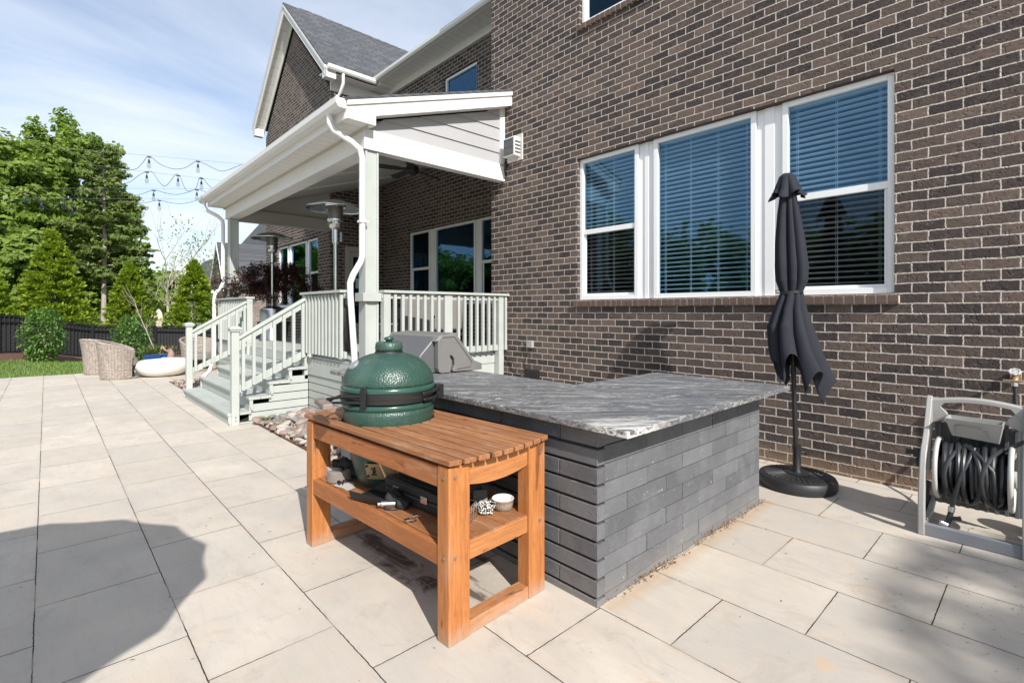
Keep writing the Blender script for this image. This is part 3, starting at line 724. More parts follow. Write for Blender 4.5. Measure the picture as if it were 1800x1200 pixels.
def stair_rail(y):
    m=MB(); m.bar([(1.75,y,1.075),(2.57,y,1.575)],.085,.036); top=m.build('stair_railing',SAGE,porch,bevel=.004)
    r=MB(); r.bar([(1.75,y,1.01),(2.57,y,1.51)],.038,.075); r.bar([(1.75,y,.43),(2.57,y,.84)],.038,.085); r.build('rail',SAGE,top,bevel=.002)
    p=MB(); p.box(1.672,1.758,y-.043,y+.043,0,1.165); pm=p.build('newel_post',SAGE,top,bevel=.003)
    c=MB(); c.box(1.655,1.775,y-.06,y+.06,1.163,1.185); c.add([(1.645,y-.07,1.185),(1.785,y-.07,1.185),(1.785,y+.07,1.185),(1.645,y+.07,1.185),(1.645,y-.07,1.205),(1.785,y-.07,1.205),(1.785,y+.07,1.205),(1.645,y+.07,1.205),(1.68,y-.035,1.225),(1.75,y-.035,1.225),(1.75,y+.035,1.225),(1.68,y+.035,1.225)],[(3,2,1,0),(0,1,5,4),(1,2,6,5),(2,3,7,6),(3,0,4,7),(4,5,9,8),(5,6,10,9),(6,7,11,10),(7,4,8,11),(8,9,10,11)]); c.build('post_cap',SAGE,pm)
    b_=MB(); b_.cyl((1.715,y-.0445,.10),(1.715,y-.048,.10),.009,8); b_.cyl((1.715,y-.0445,.06),(1.715,y-.048,.06),.009,8); b_.build('bolt',STEEL,pm)
    for i in range(7):
        x=1.80+i*.122; zt=1.01+(x-1.75)*.61; zb_=.40+(x-1.75)*.5
        q=MB(); q.box(x-.018,x+.018,y-.058,y-.0225,zb_,zt+.02); q.build('baluster',SAGE,top)
stair_rail(6.905); stair_rail(9.62)
m=MB(); m.cyl((2.60,6.78,.83),(2.57,6.78,.83),.03,12); m.cyl((2.60,6.72,.82),(2.57,6.72,.82),.03,12); m.cyl((2.565,6.75,.825),(2.6,6.75,.825),.012,8); m.build('spotlight',WHITE,porch,smooth=True)
# camera/light hook at the beam end
m=MB(); m.cyl((4.97,5.50,3.60),(4.97,5.46,3.55),.02,10); m.tube([(4.97,5.5,3.75),(4.965,5.49,3.62),(4.97,5.52,3.48),(4.98,5.5,3.4)],.006,6); m.build('lamp_fitting',BLACKM,porch)
# ceiling fan
fan=empty('ceiling_fan',(4.5,7.3,3.72),'black ceiling fan hanging under the porch roof','fan')
m=MB(); m.lathe([(.02,-.02),(.09,.0),(.11,.05),(.10,.11),(.04,.15),(.015,.16),(.015,.34),(.06,.36),(.06,.40)],(4.5,7.3,3.72),20); m.build('motor',BLACKM,fan,smooth=True)
for k in range(5):
    a=k*2*math.pi/5+.3; Mx=Matrix.Translation((4.5,7.3,3.78))@Matrix.Rotation(a,4,'Z')@Matrix.Rotation(R(12),4,'X')
    b=MB(); b.prism([(.10,-.03),(.25,-.06),(.62,-.07),(.66,0),(.62,.07),(.25,.06),(.10,.03)],-.006,.006,'z',Mx); b.build('blade',simple('fan_blade%d'%k,(.03,.022,.018),.5) if k==0 else bpy.data.materials['fan_blade0'],fan)
# ---- two patio heaters
HE=simple('heater_steel',(.55,.55,.54),.22,1.0,var=.15,nscale=3,bump=.02)
MESH=simple('heater_mesh',(.16,.15,.145),.45,.8,var=.4,nscale=30,bump=.6,bdist=.004)
def heater(x,y,label,rot=0):
    t=empty('patio_heater',(x,y,DZ),label,'patio heater','patio heaters on the porch',rot)
    b=MB(); b.lathe([(.24,0),(.25,.01),(.25,.03),(.235,.05),(.228,.06),(.228,.62),(.215,.66),(.13,.70),(.05,.72)],(0,0,0),36); b.build('tank_housing',HE,t,smooth=True,world=False)
    b=MB(); b.lathe([(.03,.70),(.03,1.60)],(0,0,0),20); b.build('pole',HE,t,smooth=True,world=False)
    b=MB(); b.lathe([(.03,1.58),(.05,1.60),(.05,1.79),(.07,1.80)],(0,0,0),20); b.box(.05,.085,-.03,.03,1.62,1.76); b.build('valve_box',HE,t,smooth=True,world=False)
    b=MB(); b.lathe([(.065,1.80),(.095,1.83),(.105,1.87),(.105,1.90),(.115,1.91),(.115,1.94),(.10,1.95)],(0,0,0),28); b.build('burner',HE,t,smooth=True,world=False)
    b=MB(); b.lathe([(.10,1.95),(.113,2.13),(.09,2.14)],(0,0,0),28); b.build('emitter_screen',MESH,t,smooth=True,world=False)
    b=MB()
    for k in range(12):
        a=k*math.pi/6; b.add([(.104*math.cos(a-.05),.104*math.sin(a-.05),1.87),(.104*math.cos(a+.05),.104*math.sin(a+.05),1.87),(.108*math.cos(a+.05),.108*math.sin(a+.05),1.90),(.108*math.cos(a-.05),.108*math.sin(a-.05),1.90)],[(0,1,2,3)])
    b.build('vent_slots',BLACKM,t,world=False)
    b=MB(); n=8
    prof=[(.07,2.22),(.14,2.205),(.26,2.17),(.40,2.11),(.405,2.095)]
    vs=[];fs=[]
    for (r_,z_) in prof:
        for k in range(n*6):
            a=2*math.pi*k/(n*6); w_=1-.035*abs(math.sin(a*n/2))**.5 if r_>.2 else 1
            vs.append((r_*math.cos(a),r_*math.sin(a),z_-(.012*abs(math.sin(a*n/2)) if r_>.2 else 0)))
    q=n*6
    for i in range(len(prof)-1):
        for k in range(q): fs.append((i*q+k,i*q+(k+1)%q,(i+1)*q+(k+1)%q,(i+1)*q+k))
    b.add(vs,fs); b.lathe([(.0,2.222),(.07,2.22)],(0,0,0),24,cap=False)
    b.build('reflector',HE,t,world=False,smooth=True,solid=.003)
    b=MB(); b.lathe([(.145,2.12),(.15,2.16),(.10,2.19)],(0,0,0),28,cap=False); b.build('inner_reflector',HE,t,world=False,smooth=True,solid=.002)
    return t
heater(3.10,7.13,'patio heater with steel dish hood nearer to the camera, behind the white downspout')
heater(3.41,10.93,'patio heater farther along the porch, standing in front of the dark red maple',.4)
# ---- armchairs on the porch behind the side railing
CUSH=simple('grey_cushion',(.20,.185,.175),.9,var=.25,nscale=30,bump=.4)
def porch_chair(x,y,label,rz):
    t=empty('porch_armchair',(x,y,DZ),label,'armchair','grey armchairs on the porch',rz)
    b=MB()
    for sx in (-.30,.30):
        for sy in (-.3,.3): b.box(sx-.02,sx+.02,sy-.02,sy+.02,0,.5)
    b.box(-.32,.32,-.32,.32,.22,.27); b.build('frame',BLACKM,t,world=False)
    b=MB(); b.box(-.27,.27,-.26,.26,.28,.43); b.build('seat_cushion',CUSH,t,bevel=.04,world=False,smooth=True)
    b=MB(); b.prism([(-.33,.30),(-.22,.30),(-.26,.80),(-.37,.80)],-.27,.27,'y'); b.build('backrest',CUSH,t,bevel=.04,world=False,smooth=True)
    for s_ in (-1,1):
        b=MB(); b.box(-.28,.32,s_*.35-.03,s_*.35+.03,.5,.54); b.build('armrest',BLACKM,t,bevel=.01,world=False)
porch_chair(3.75,6.35,'grey cushioned armchair seen behind the left half of the side railing',R(100))
porch_chair(4.65,6.75,'grey cushioned armchair seen behind the right half of the side railing',R(80))
# dark sideboard below the porch windows
t=empty('sideboard',(5.9,9.2,DZ),'low black sideboard against the porch wall behind the stair railing','sideboard')
m=MB(); m.box(5.7,6.3,8.3,10.3,DZ+.08,DZ+.72); m.build('cabinet',BLACKP,t,bevel=.01)
m=MB(); m.box(5.68,6.32,8.27,10.33,DZ+.72,DZ+.76); m.build('top',BLACKM,t,bevel=.005)
for k in range(3):
    m=MB(); m.box(5.685,5.70,8.36+k*.64,8.94+k*.64,DZ+.12,DZ+.68); m.build('door',GREYD,t,bevel=.004)
t=empty('cushion',(3.9,9.3,DZ),None,None)
bpy.data.objects.remove(t)
# ================================================================ COUNTER
ctr=empty('grill_counter',(2.4,2.6,0),'L-shaped charcoal block grill counter with grey and white veined granite top','counter')
def block_mat():
    t=NT('charcoal_block'); p=t.pos(); g=t.n('ShaderNodeNewGeometry').outputs['Random Per Island']
    c=t.ramp(g,[(0,(.098,.100,.108)),(.5,(.118,.121,.130)),(1,(.148,.152,.162))])
    n=t.noise(p,5,6,.65,.5); c=t.mix(t.math('MULTIPLY',t.ramp(n,[(.45,0),(.75,1)]),.45),c,(.22,.225,.235))
    f=t.noise(p,130,4,.7); c=t.mix(t.math('MULTIPLY',f,.3),c,(.06,.06,.065))
    sc=t.noise(t.map(p,(2,2,14)),6,5,.7,1); c=t.mix(t.math('MULTIPLY',t.ramp(sc,[(.62,0),(.70,1)]),.5),c,(.34,.345,.36)); P=t.sep(t.pos()); du=t.ramp(t.math('ADD',P[2],t.math('MULTIPLY',t.noise(p,9,4,.7),.12)),[(.07,1),(.22,0)]); c=t.mix(t.math('MULTIPLY',du,.3),c,(.30,.28,.25)); sp=t.noise(p,48,2,.5); c=t.mix(t.math('MULTIPLY',t.ramp(sp,[(.74,0),(.77,1)]),.6),c,(.5,.5,.5))
    return t.fin(c,.78,t.bump(t.math('ADD',t.math('MULTIPLY',f,1.4),t.math('ADD',n,t.ramp(t.noise(p,45,4,.7,.5),[(.3,0),(.45,1)]))),.55,.004),0,.35)
BLK=block_mat()
BX0,BX1,BY0=1.918,3.862,1.47; FY1=4.30; BXB=2.72; WY1=2.22
def blk_row_y(m,x,y0,y1,z0,z1,start,L=.38,dep=.05,gap=.003,ch=.006):
    a=y0-start
    while a<y1:
        b=a+L; aa=max(a,y0)+gap; bb=min(b,y1)-gap
        if bb-aa>.03: chbox(m,x,x+dep,aa,bb,z0,z1,ch)
        a=b
def chbox(m,x0,x1,y0,y1,z0,z1,c,j=0):
    m.box(x0,x1,y0,y1,z0,z1)
mcore=MB(); mcore.box(BX0+.016,BXB-.01,BY0+.016,FY1-.01,0,.85); mcore.box(BXB-.01,BX1-.014,BY0+.016,WY1-.01,0,.85)
base=mcore.build('block_core',simple('joint_dark',(.03,.03,.032),.9),ctr)
m=MB(); rowz=[(-.05,.045)]+[(.045+.0895*i,.045+.0895*(i+1)) for i in range(9)]
for k,(a,b) in enumerate(rowz):
    st=.19 if k%2 else .0
    jit=random.uniform(-.0015,.0015)
    # front face (-X): wide raked joint above each course; corner block returns on the end face
    topgap=.013 if k<9 else .002
    z0,z1=a+.002,b-topgap
    # front run
    first=.24 if k%2 else .45
    y=BY0; e=BY0+first-(.0)
    y0=BY0; y1=BY0+first
    fx=BX0 if k<9 else BX0+.006
    m.box(fx+jit,fx+.06,y0,y1-.003,z0,z1)
    y=y1
    while y<FY1:
        y2=min(y+.46,FY1); j=random.uniform(-.0015,.0015); m.box(fx+j,fx+.06,y+.003,y2-.003,z0,z1); y=y2
    # end face (-Y): tight joints
    fy=BY0+.0015; first=.25 if k%2 else .435
    x=BX0+.0605; x2=BX0+first; z0e,z1e=a+.002,b-.002
    while x<BX1-.01:
        x2=min(x2,BX1); j=random.uniform(0,.004)
        if x2-x>.03: m.box(x+.0022,x2-.0022,fy+j,fy+.06,z0e,z1e)
        x=x2; x2=x+.38
    # far side faces, simple
    y=BY0+.065
    while y<WY1: y2=min(y+.38,WY1); m.box(BX1-.06,BX1,y+.002,y2-.002,z0e,z1e); y=y2
    x=BX1
    m.box(BX1-.061,BX1-.001,BY0+.0625,BY0+.066,z0e,z1e)
    x=BX0+.061
    while x<BXB: x2=min(x+.38,BXB); m.box(x+.002,x2-.002,FY1-.06,FY1,z0e,z1e); x=x2
m.build('block_wall',BLK,ctr,bevel=.008,seg=1)
def granite():
    t=NT('granite_top'); p=t.pos()
    wv=t.map(t.map(p,(1,1,1),(0,0,R(43))),(.55,6.0,6.0)); r=wv
    wob=t.noise(p,1.3,3,.5,.6)
    n=t.noise(wv,2.4,9,.66,.9)
    c=t.ramp(n,[(.25,(.062,.065,.072)),(.45,(.105,.109,.118)),(.6,(.155,.16,.17)),(.85,(.24,.245,.255))])
    v=t.noise(t.map(wv,(1.5,.55,1)),1.25,7,.62,2.0); c=t.mix(t.math('MULTIPLY',t.ramp(v,[(.488,0),(.5,1),(.510,0)]),.9),c,(.66,.64,.60)); v9=t.noise(t.map(wv,(2.2,.8,1),(0,0,.1),(7,7,2)),1.6,7,.66,2.4); c=t.mix(t.math('MULTIPLY',t.ramp(v9,[(.573,0),(.585,1),(.597,0)]),.8),c,(.58,.56,.53))
    v2=t.noise(t.map(wv,(1.4,1.5,1),(0,0,.05),(3,5,1)),1.7,6,.6,.9); c=t.mix(t.math('MULTIPLY',t.ramp(v2,[(.545,0),(.553,1),(.562,0)]),.65),c,(.50,.49,.47))
    v3=t.noise(t.map(wv,(1,1,1),(0,0,0),(9,2,4)),1.9,6,.6,1.2); c=t.mix(t.math('MULTIPLY',t.ramp(v3,[(.50,0),(.51,1),(.52,0)]),.75),c,(.02,.021,.024))
    # pale quartz zone at the near corner
    P=t.sep(p); a=t.math('SUBTRACT',P[0],1.90); b=t.math('SUBTRACT',P[1],1.27)
    d=t.math('ADD',t.math('ADD',t.math('MULTIPLY',a,a),t.math('MULTIPLY',t.math('MULTIPLY',b,b),1.2)),t.math('MULTIPLY',t.noise(p,9,5,.6,1),.12))
    z=t.ramp(d,[(.07,1),(.15,0)]); q=t.ramp(t.noise(t.map(wv,(2,1.6,1.6)),2.4,7,.65,1.2),[(.42,0),(.5,1)]); c=t.mix(t.math('MULTIPLY',z,t.math('MULTIPLY',q,.85)),c,(.72,.70,.66))
    g=t.noise(p,260,3,.7); c=t.mix(t.math('MULTIPLY',g,.18),c,(.07,.07,.075))
    return t.fin(c,.42,t.bump(g,.15,.001),0,.5)
GR=granite()
m=MB(); poly=[(1.862,1.262),(3.86,1.262),(3.86,2.33),(2.79,2.33),(2.79,4.40),(1.862,4.40)]
m.prism(poly,.851,.884,'z'); m.build('countertop',GR,ctr,bevel=.004)
m=MB(); m.box(3.864,3.93,1.50,1.56,.60,.80); m.build('outlet_box',BLACKP,ctr,bevel=.004)
m=MB(); m.box(2.35,2.372,1.4688,1.4705,.775,.80); m.build('screw_plate',GREYD,ctr)
# ---- covered gas grill on the far arm of the counter
gg=empty('gas_grill',(2.5,3.9,.884),'dark grey built-in gas grill hood standing on the far arm of the counter','grill')
GH=simple('grill_hood',(.135,.135,.14),.48,.35,var=.12,nscale=4,bump=.15)
GS=simple('grill_side',(.19,.185,.18),.5,.2,var=.08,nscale=5,bump=.1)
m=MB(); m.prism([(2.26,.887),(2.80,.887),(2.78,.98),(2.62,1.20),(2.42,1.20),(2.26,1.04)],3.56,4.28,'y'); hood=m.build('hood',GH,gg,bevel=.012,smooth=True)
m=MB(); m.prism([(2.38,1.155),(2.425,1.205),(2.60,1.225),(2.62,1.205),(2.43,1.165)],3.50,4.30,'y'); m.build('lid_rim',GS,hood,bevel=.006,smooth=True)
m=MB(); arc=[]
pts=[(2.405,1.165),(2.44,1.21),(2.58,1.214),(2.60,1.205),(2.79,.975),(2.876,.945),(2.876,.890),(2.775,.889),(2.56,.893)]
for k in range(8): a=R(20+k*22); pts.append((2.545-.015-.028*math.cos(a)*0+ .0,0)) if False else None
slot=[(2.553,.905),(2.575,.95),(2.57,1.0),(2.548,1.03),(2.53,1.035),(2.525,1.022),(2.545,.995),(2.548,.96),(2.535,.92),(2.53,.889)]
pts+=slot+[(2.44,.889),(2.415,.90),(2.405,.93)]
m.prism(pts,3.495,3.555,'y'); gs_=m.build('side_panel',GS,gg,bevel=.006)
m=MB(); q=[(2.425,1.15),(2.45,1.19),(2.57,1.192),(2.76,.965),(2.745,.925),(2.60,.915)]; m.tube([(x,3.493,z) for x,z in q],.004,6); m.build('bead',GH,gs_)
m=MB(); m.prism([(2.40,1.16),(2.44,1.21),(2.58,1.214),(2.60,1.205),(2.79,.975),(2.85,.945),(2.85,.890),(2.41,.889)],4.285,4.34,'y'); m.build('side_panel',GS,gg,bevel=.006)
m=MB(); m.cyl((2.235,3.66,1.02),(2.235,4.18,1.02),.012,12); m.cyl((2.235,3.70,1.02),(2.275,3.70,1.02),.009,8); m.cyl((2.235,4.14,1.02),(2.275,4.14,1.02),.009,8); m.build('handle',STEEL,gg,smooth=True)
# ================================================================ WOODEN TABLE
AT=R(3.1)
table=empty('grill_table',(1.234,1.718,0),'orange brown slatted cedar table with lower shelf holding the green cooker','table',rz=AT)
def cedar(name,axis,c1,c2,c3):
    t=NT(name); p=t.obj(); sc={'x':(2.2,32,32),'y':(32,2.2,32),'z':(32,32,2.2)}[axis]
    isl=t.n('ShaderNodeNewGeometry').outputs['Random Per Island']
    x=t.n('ShaderNodeVectorMath',operation='ADD'); t.set(x.inputs[0],p); t.set(x.inputs[1],t.comb(t.math('MULTIPLY',isl,7.0),t.math('MULTIPLY',isl,3.0),isl))
    q=t.map(x.outputs[0],sc)
    n=t.noise(q,1.2,6,.6,1.2); c=t.ramp(n,[(.25,c1),(.5,c2),(.8,c3)])
    kn=t.noise(t.map(x.outputs[0],tuple(v**.55*1.6 for v in sc)),1.7,2,.5,.5); c=t.mix(t.math('MULTIPLY',t.ramp(kn,[(.66,0),(.70,1)]),.75),c,tuple(v*.35 for v in c1))
    c=t.mix(t.math('MULTIPLY',isl,.45),c,c1); gr=t.noise(t.map(q,(1.6,1.6,1.6)),2.6,5,.7,2.0); c=t.mix(t.math('MULTIPLY',t.ramp(gr,[(.52,0),(.66,1)]),.45),c,tuple(v*.42 for v in c1)); we=t.noise(t.map(x.outputs[0],tuple(v**.5 for v in sc)),2.0,5,.65); c=t.mix(t.math('MULTIPLY',t.ramp(we,[(.55,0),(.72,1)]),.4),c,(.42,.30,.22))
    P=t.sep(t.pos()); wear=t.ramp(t.math('ADD',P[2],t.math('MULTIPLY',t.noise(p,18,4,.7),.12)),[(.06,1),(.14,0)])
    c=t.mix(t.math('MULTIPLY',wear,.55),c,(.36,.30,.25))
    sp=t.noise(p,70,3,.6); c=t.mix(t.math('MULTIPLY',t.ramp(sp,[(.62,0),(.72,1)]),.3),c,tuple(v*.5 for v in c1))
    return t.fin(c,.55,t.bump(t.math('ADD',n,t.math('MULTIPLY',sp,.3)),.25,.0015),0,.35)
CZ=cedar('cedar_upright','z',(.29,.10,.028),(.43,.165,.05),(.55,.25,.085))
CY_=cedar('cedar_rail','y',(.25,.085,.027),(.36,.13,.043),(.46,.19,.07))
CX_=cedar('cedar_end','x',(.30,.11,.035),(.44,.185,.065),(.55,.26,.10))
CT=cedar('cedar_slat','y',(.20,.080,.034),(.33,.145,.062),(.47,.25,.125))
TL=1.37; TW=.62; LZ=.752
lw,ld=.118,.078
for (x,y) in ((0,0),(TW-lw,0),(0,TL-ld),(TW-lw,TL-ld)):
    MB().box(x,x+lw,y,y+ld,.0,LZ).build('leg',CZ,table,bevel=.004,world=False)
for y in (0,TL-ld):
    m=MB(); n=12; a=[(lw+(TW-2*lw)*i/n,.655+ .022*(1-(2*i/n-1)**2)*-1) for i in range(n+1)]
    m.prism([(lw+.001,.742)]+a+[(TW-lw-.001,.742)],y+.012,y+ld-.012,'y'); m.build('end_rail',CX_,table,bevel=.002,world=False)
    MB().box(lw+.001,TW-lw-.001,y+.010,y+ld-.014,.325,.405).build('end_rail',CX_,table,bevel=.003,world=False)
    MB().box(lw+.001,TW-lw-.001,y+.004,y+ld-.004,.0,.062).build('foot_rail',CX_,table,bevel=.003,world=False)
for x in (.006,TW-.036):
    MB().box(x,x+.03,ld+.001,TL-ld-.001,.655,.742).build('side_rail',CY_,table,bevel=.002,world=False)
    MB().box(x,x+.03,ld+.001,TL-ld-.001,.318,.405).build('side_rail',CY_,table,bevel=.002,world=False)
# top slats with the round hole left open for the cooker
ECX,ECY=.308,.945; HR=.268
sl_n=9; pitch=(TW+.03)/sl_n
m=MB()
for i in range(sl_n):
    x0=-.015+i*pitch+.0065; x1=-.015+(i+1)*pitch-.0065; xm=(x0+x1)/2; u=(xm-TW/2)/(TW/2)
    def endy(x): return .04*(1-((x-TW/2)/(TW/2+.02))**2)
    ya0,ya1=-.012-endy(x0),-.012-endy(x1); yb0,yb1=TL+.012+endy(x0),TL+.012+endy(x1)
    z0,z1=LZ+.0105,LZ+.034
    def seg(p):
        m.prism(p,z0,z1,'z')
    dx=max(0,abs(xm-ECX)-0)
    if abs(xm-ECX)<HR-.01:
        def hy(x): return math.sqrt(max(0,HR**2-(x-ECX)**2))
        seg([(x0,ya0),(x1,ya1),(x1,ECY-hy(x1)),(x0,ECY-hy(x0))])
        if ECY+hy(x0)<yb0-.02: seg([(x0,ECY+hy(x0)),(x1,ECY+hy(x1)),(x1,yb1),(x0,yb0)])
    else: seg([(x0,ya0),(x1,ya1),(x1,yb1),(x0,yb0)])
m.build('slatted_top',CT,table,bevel=.003,world=False,seg=1)
m=MB()
for i in range(7):
    x0=.037+i*.0783; m.box(x0+.003,x0+.0753,.018,TL-.018,.3855,.4085) if i in (0,6) else m.box(x0+.003,x0+.0753,.018,TL-.018,.3855,.4085)
m.build('lower_shelf',CT,table,bevel=.002,world=False,seg=1)
BOLT=simple('dull_bolt',(.30,.28,.26),.5,.7,var=.2)
for (x,z) in ((.035,.705),(.035,.365),(TW-.04,.705),(TW-.04,.365)): MB().cyl((x,-.001,z),(x,-.005,z),.0075,10).build('bolt',BOLT,table,world=False)
for (y,z) in ((.03,.705),(.03,.365),(TL-.03,.365),(TL-.03,.705)): MB().cyl((-.001,y,z),(-.005,y,z),.007,10).build('bolt',BOLT,table,world=False)
def tw(x,y,z=0): # table-local to world
    return (1.234+x*math.cos(AT)-y*math.sin(AT),1.718+x*math.sin(AT)+y*math.cos(AT),z)
# ================================================================ KAMADO COOKER
ex,ey,_=tw(ECX,ECY)
egg=empty('kamado_grill',(ex,ey,.4095),'green dimpled egg-shaped ceramic cooker sunk into the wooden table','cooker')
def eggmat():
    t=NT('green_glaze'); p=t.obj(); P=t.sep(p)
    v=t.n('ShaderNodeTexVoronoi',feature='SMOOTH_F1'); t.set(v.inputs['Vector'],p); v.inputs['Scale'].default_value=88; v.inputs['Smoothness'].default_value=.3; v.inputs['Randomness'].default_value=.55
    n=t.noise(p,5,5,.6,.5)
    c=t.mix(n,(.016,.048,.037),(.032,.080,.062)); n2=t.noise(p,2.2,4,.6); c=t.mix(t.math('MULTIPLY',t.ramp(n2,[(.45,0),(.7,1)]),.4),c,(.13,.19,.15))
    dust=t.noise(t.map(p,(3,3,1)),4,6,.7); c=t.mix(t.math('MULTIPLY',t.ramp(dust,[(.55,0),(.7,1)]),.25),c,(.22,.20,.15))
    h=t.ramp(v.outputs['Distance'],[(0,1),(.75,0)])
    return t.fin(c,t.math('ADD',.27,t.math('MULTIPLY',n2,.2)),t.bump(h,.5,.0035),0,.5)
EGM=eggmat(); EGS=simple('green_glaze_smooth',(.025,.075,.058),.22,var=.2,nscale=8,bump=.1,spec=.6)
def dome(p0,p1,n=14,pw=1.0): return None
Z0=egg.location.z
m=MB(); prof=[(.155,.005),(.175,.02),(.20,.10),(.228,.20),(.247,.29),(.257,.37),(.262,.42),(.262,.452)]
m.lathe(prof,(ex,ey,Z0),64); bowl=m.build('lower_bowl',EGM,egg,smooth='all')
m=MB(); m.lathe([(.258,.450),(.268,.456),(.270,.475),(.264,.484),(.25,.485)],(ex,ey,Z0),64); m.build('bowl_rim',EGS,bowl,smooth='all')
m=MB(); pr=[(.25,.545),(.268,.547),(.275,.553),(.272,.57),(.265,.58)]; m.lathe(pr,(ex,ey,Z0),64); lidr=m.build('lid_rim',EGS,egg,smooth='all')
m=MB(); 
pr=[(.264,.579)]
for k in range(1,15):
    a=k/15*math.pi/2*.88; pr.append((.264*math.cos(a)**.85 if math.cos(a)>0 else 0,.579+.182*math.sin(a)))
pr=[p for p in pr if p[0]>.085]+[(.083,.757)]
m.lathe(pr,(ex,ey,Z0),64); lid=m.build('lid',EGM,egg,smooth='all')
m=MB(); m.lathe([(.083,.752),(.080,.765),(.072,.768)],(ex,ey,Z0),40); m.build('gasket',BLACKP,lid)
m=MB(); m.lathe([(.070,.768),(.078,.770),(.080,.785),(.077,.812),(.070,.820),(.03,.820)],(ex,ey,Z0),40); cap=m.build('chimney_cap',EGM,egg,smooth='all')
m=MB(); m.lathe([(.018,.818),(.018,.828),(.027,.832),(.030,.839),(.024,.847),(.008,.852)],(ex,ey,Z0),28); m.build('knob',EGS,cap,smooth='all')
for (z,nm) in ((.493,'band'),(.525,'band')):
    m=MB(); m.lathe([(.262,z),(.2745,z),(.2745,z+.024),(.262,z+.024)],(ex,ey,Z0),64); m.build(nm,BLACKM,egg,smooth=True)
MB().lathe([(.262,.515),(.264,.516),(.264,.526),(.262,.527)],(ex,ey,Z0),64).build('seal',simple('felt',(.25,.2,.13),.95),egg)
def epol(a,r,z): return (ex+r*math.cos(a),ey+r*math.sin(a),Z0+z)
cama=math.atan2(-ey,-ex)
hg=MB(); a=cama+R(60)
for da in (-.30,-.12,.10,.25):
    for z in (.505,.537): hg.cyl(epol(a+da,.272,z),epol(a+da,.292,z),.009,8)
hg.tube([epol(a-.35,.283,.537),epol(a-.1,.287,.54),epol(a+.15,.292,.548),epol(a+.3,.30,.55)],.012,8)
hg.tube([epol(a-.30,.283,.503),epol(a,.287,.503),epol(a+.3,.295,.51)],.011,8)
hg.box(epol(a+.3,.29,0)[0]-.025,epol(a+.3,.29,0)[0]+.025,epol(a+.3,.29,0)[1]-.025,epol(a+.3,.29,0)[1]+.025,Z0+.49,Z0+.57)
hg.build('hinge',BLACKM,egg,smooth=True,bevel=.003)
# carry handle arms with a weathered wooden handle on the left side
a=cama-R(72)
hm=MB(); a2=cama-R(28)
hm.tube([epol(a2,.278,.505),epol(a2-.5,.31,.50),epol(a-.02,.36,.49)],.008,8); hm.tube([epol(a2,.278,.540),epol(a2-.4,.30,.535),epol(a-.05,.35,.51)],.008,8)
x_,y_,z_=epol(a2,.279,.0); Mx=Matrix.Translation((x_,y_,Z0+.53))@Matrix.Rotation(a2,4,'Z'); hm.box(-.004,.012,-.016,.016,-.05,.06,Mx)
a3=a-(a2-a); hm.tube([epol(a3,.278,.505),epol(a3+.5,.31,.50),epol(a+.02,.36,.49)],.008,8)
hd=hm.build('handle_bracket',BLACKM,egg,smooth=True,bevel=.002)
GW=cedar('grey_wood','x',(.16,.12,.10),(.24,.19,.165),(.33,.27,.24))
m=MB(); c1=epol(a,.34,.487); tdir=Vector((-math.sin(a),math.cos(a),0)); nd=Vector((math.cos(a),math.sin(a),0))
Mx=Matrix.Translation(Vector(c1)+nd*.03)@Matrix.Rotation(a+math.pi/2,4,'Z'); m.box(-.12,.12,-.028,.028,-.016,.018,Mx); m.build('wooden_handle',GW,hd,bevel=.008)
# thermometer on the lid, facing left
th=MB(); a=cama-R(66); rr=.205; zc=.69; nrm=Vector((math.cos(a)*.72,math.sin(a)*.72,.69)).normalized(); c0=Vector(epol(a,rr,zc))
th.cyl(c0-nrm*.012,c0+nrm*.016,.034,28); tho=th.build('thermometer',simple('dull_bezel',(.33,.34,.36),.5,.5),egg,smooth=True,bevel=.003)
MB().cyl(c0+nrm*.0165,c0+nrm*.0175,.029,28).build('dial',simple('dial_face',(.26,.26,.27),.5,bump=0),tho)
# draft door plate on the lower bowl
dpm=MB(); a=cama-R(10); vs=[];fs=[]
for i in range(9):
    aa=a-.42+.84*i/8
    for (z,r_) in ((.075,.208),(.165,.232)): vs.append(epol(aa,r_,z))
    for (z,r_) in ((.075,.202),(.165,.226)): vs.append(epol(aa,r_,z))
for i in range(8):
    b=i*4; fs+=[(b,b+4,b+5,b+1),(b+2,b+3,b+7,b+6),(b+1,b+5,b+7,b+3),(b,b+2,b+6,b+4)]
fs+=[(0,1,3,2),(32,34,35,33)]
TAN=simple('tarnished_plate',(.38,.27,.15),.5,.35,var=.35,nscale=14,bump=.2)
dpm.add(vs,fs); dpl=dpm.build('draft_door',TAN,egg)
m=MB()
for (aa,z) in ((a-.37,.15),(a+.37,.15),(a+.37,.09),(a-.37,.09)):
    r_=.209+(z-.075)*.267; m.cyl(epol(aa,r_,z),epol(aa,r_+.006,z),.007,8)
m.build('screw',BLACKM,dpl)
m=MB(); m.tube([epol(a-.26,.225,.14),epol(a-.16,.222,.125),epol(a-.24,.217,.10)],.006,6); m.tube([epol(a-.16,.229,.145),epol(a-.22,.222,.12),epol(a-.14,.219,.10)],.005,6); m.build('slide_latch',BLACKM,dpl)
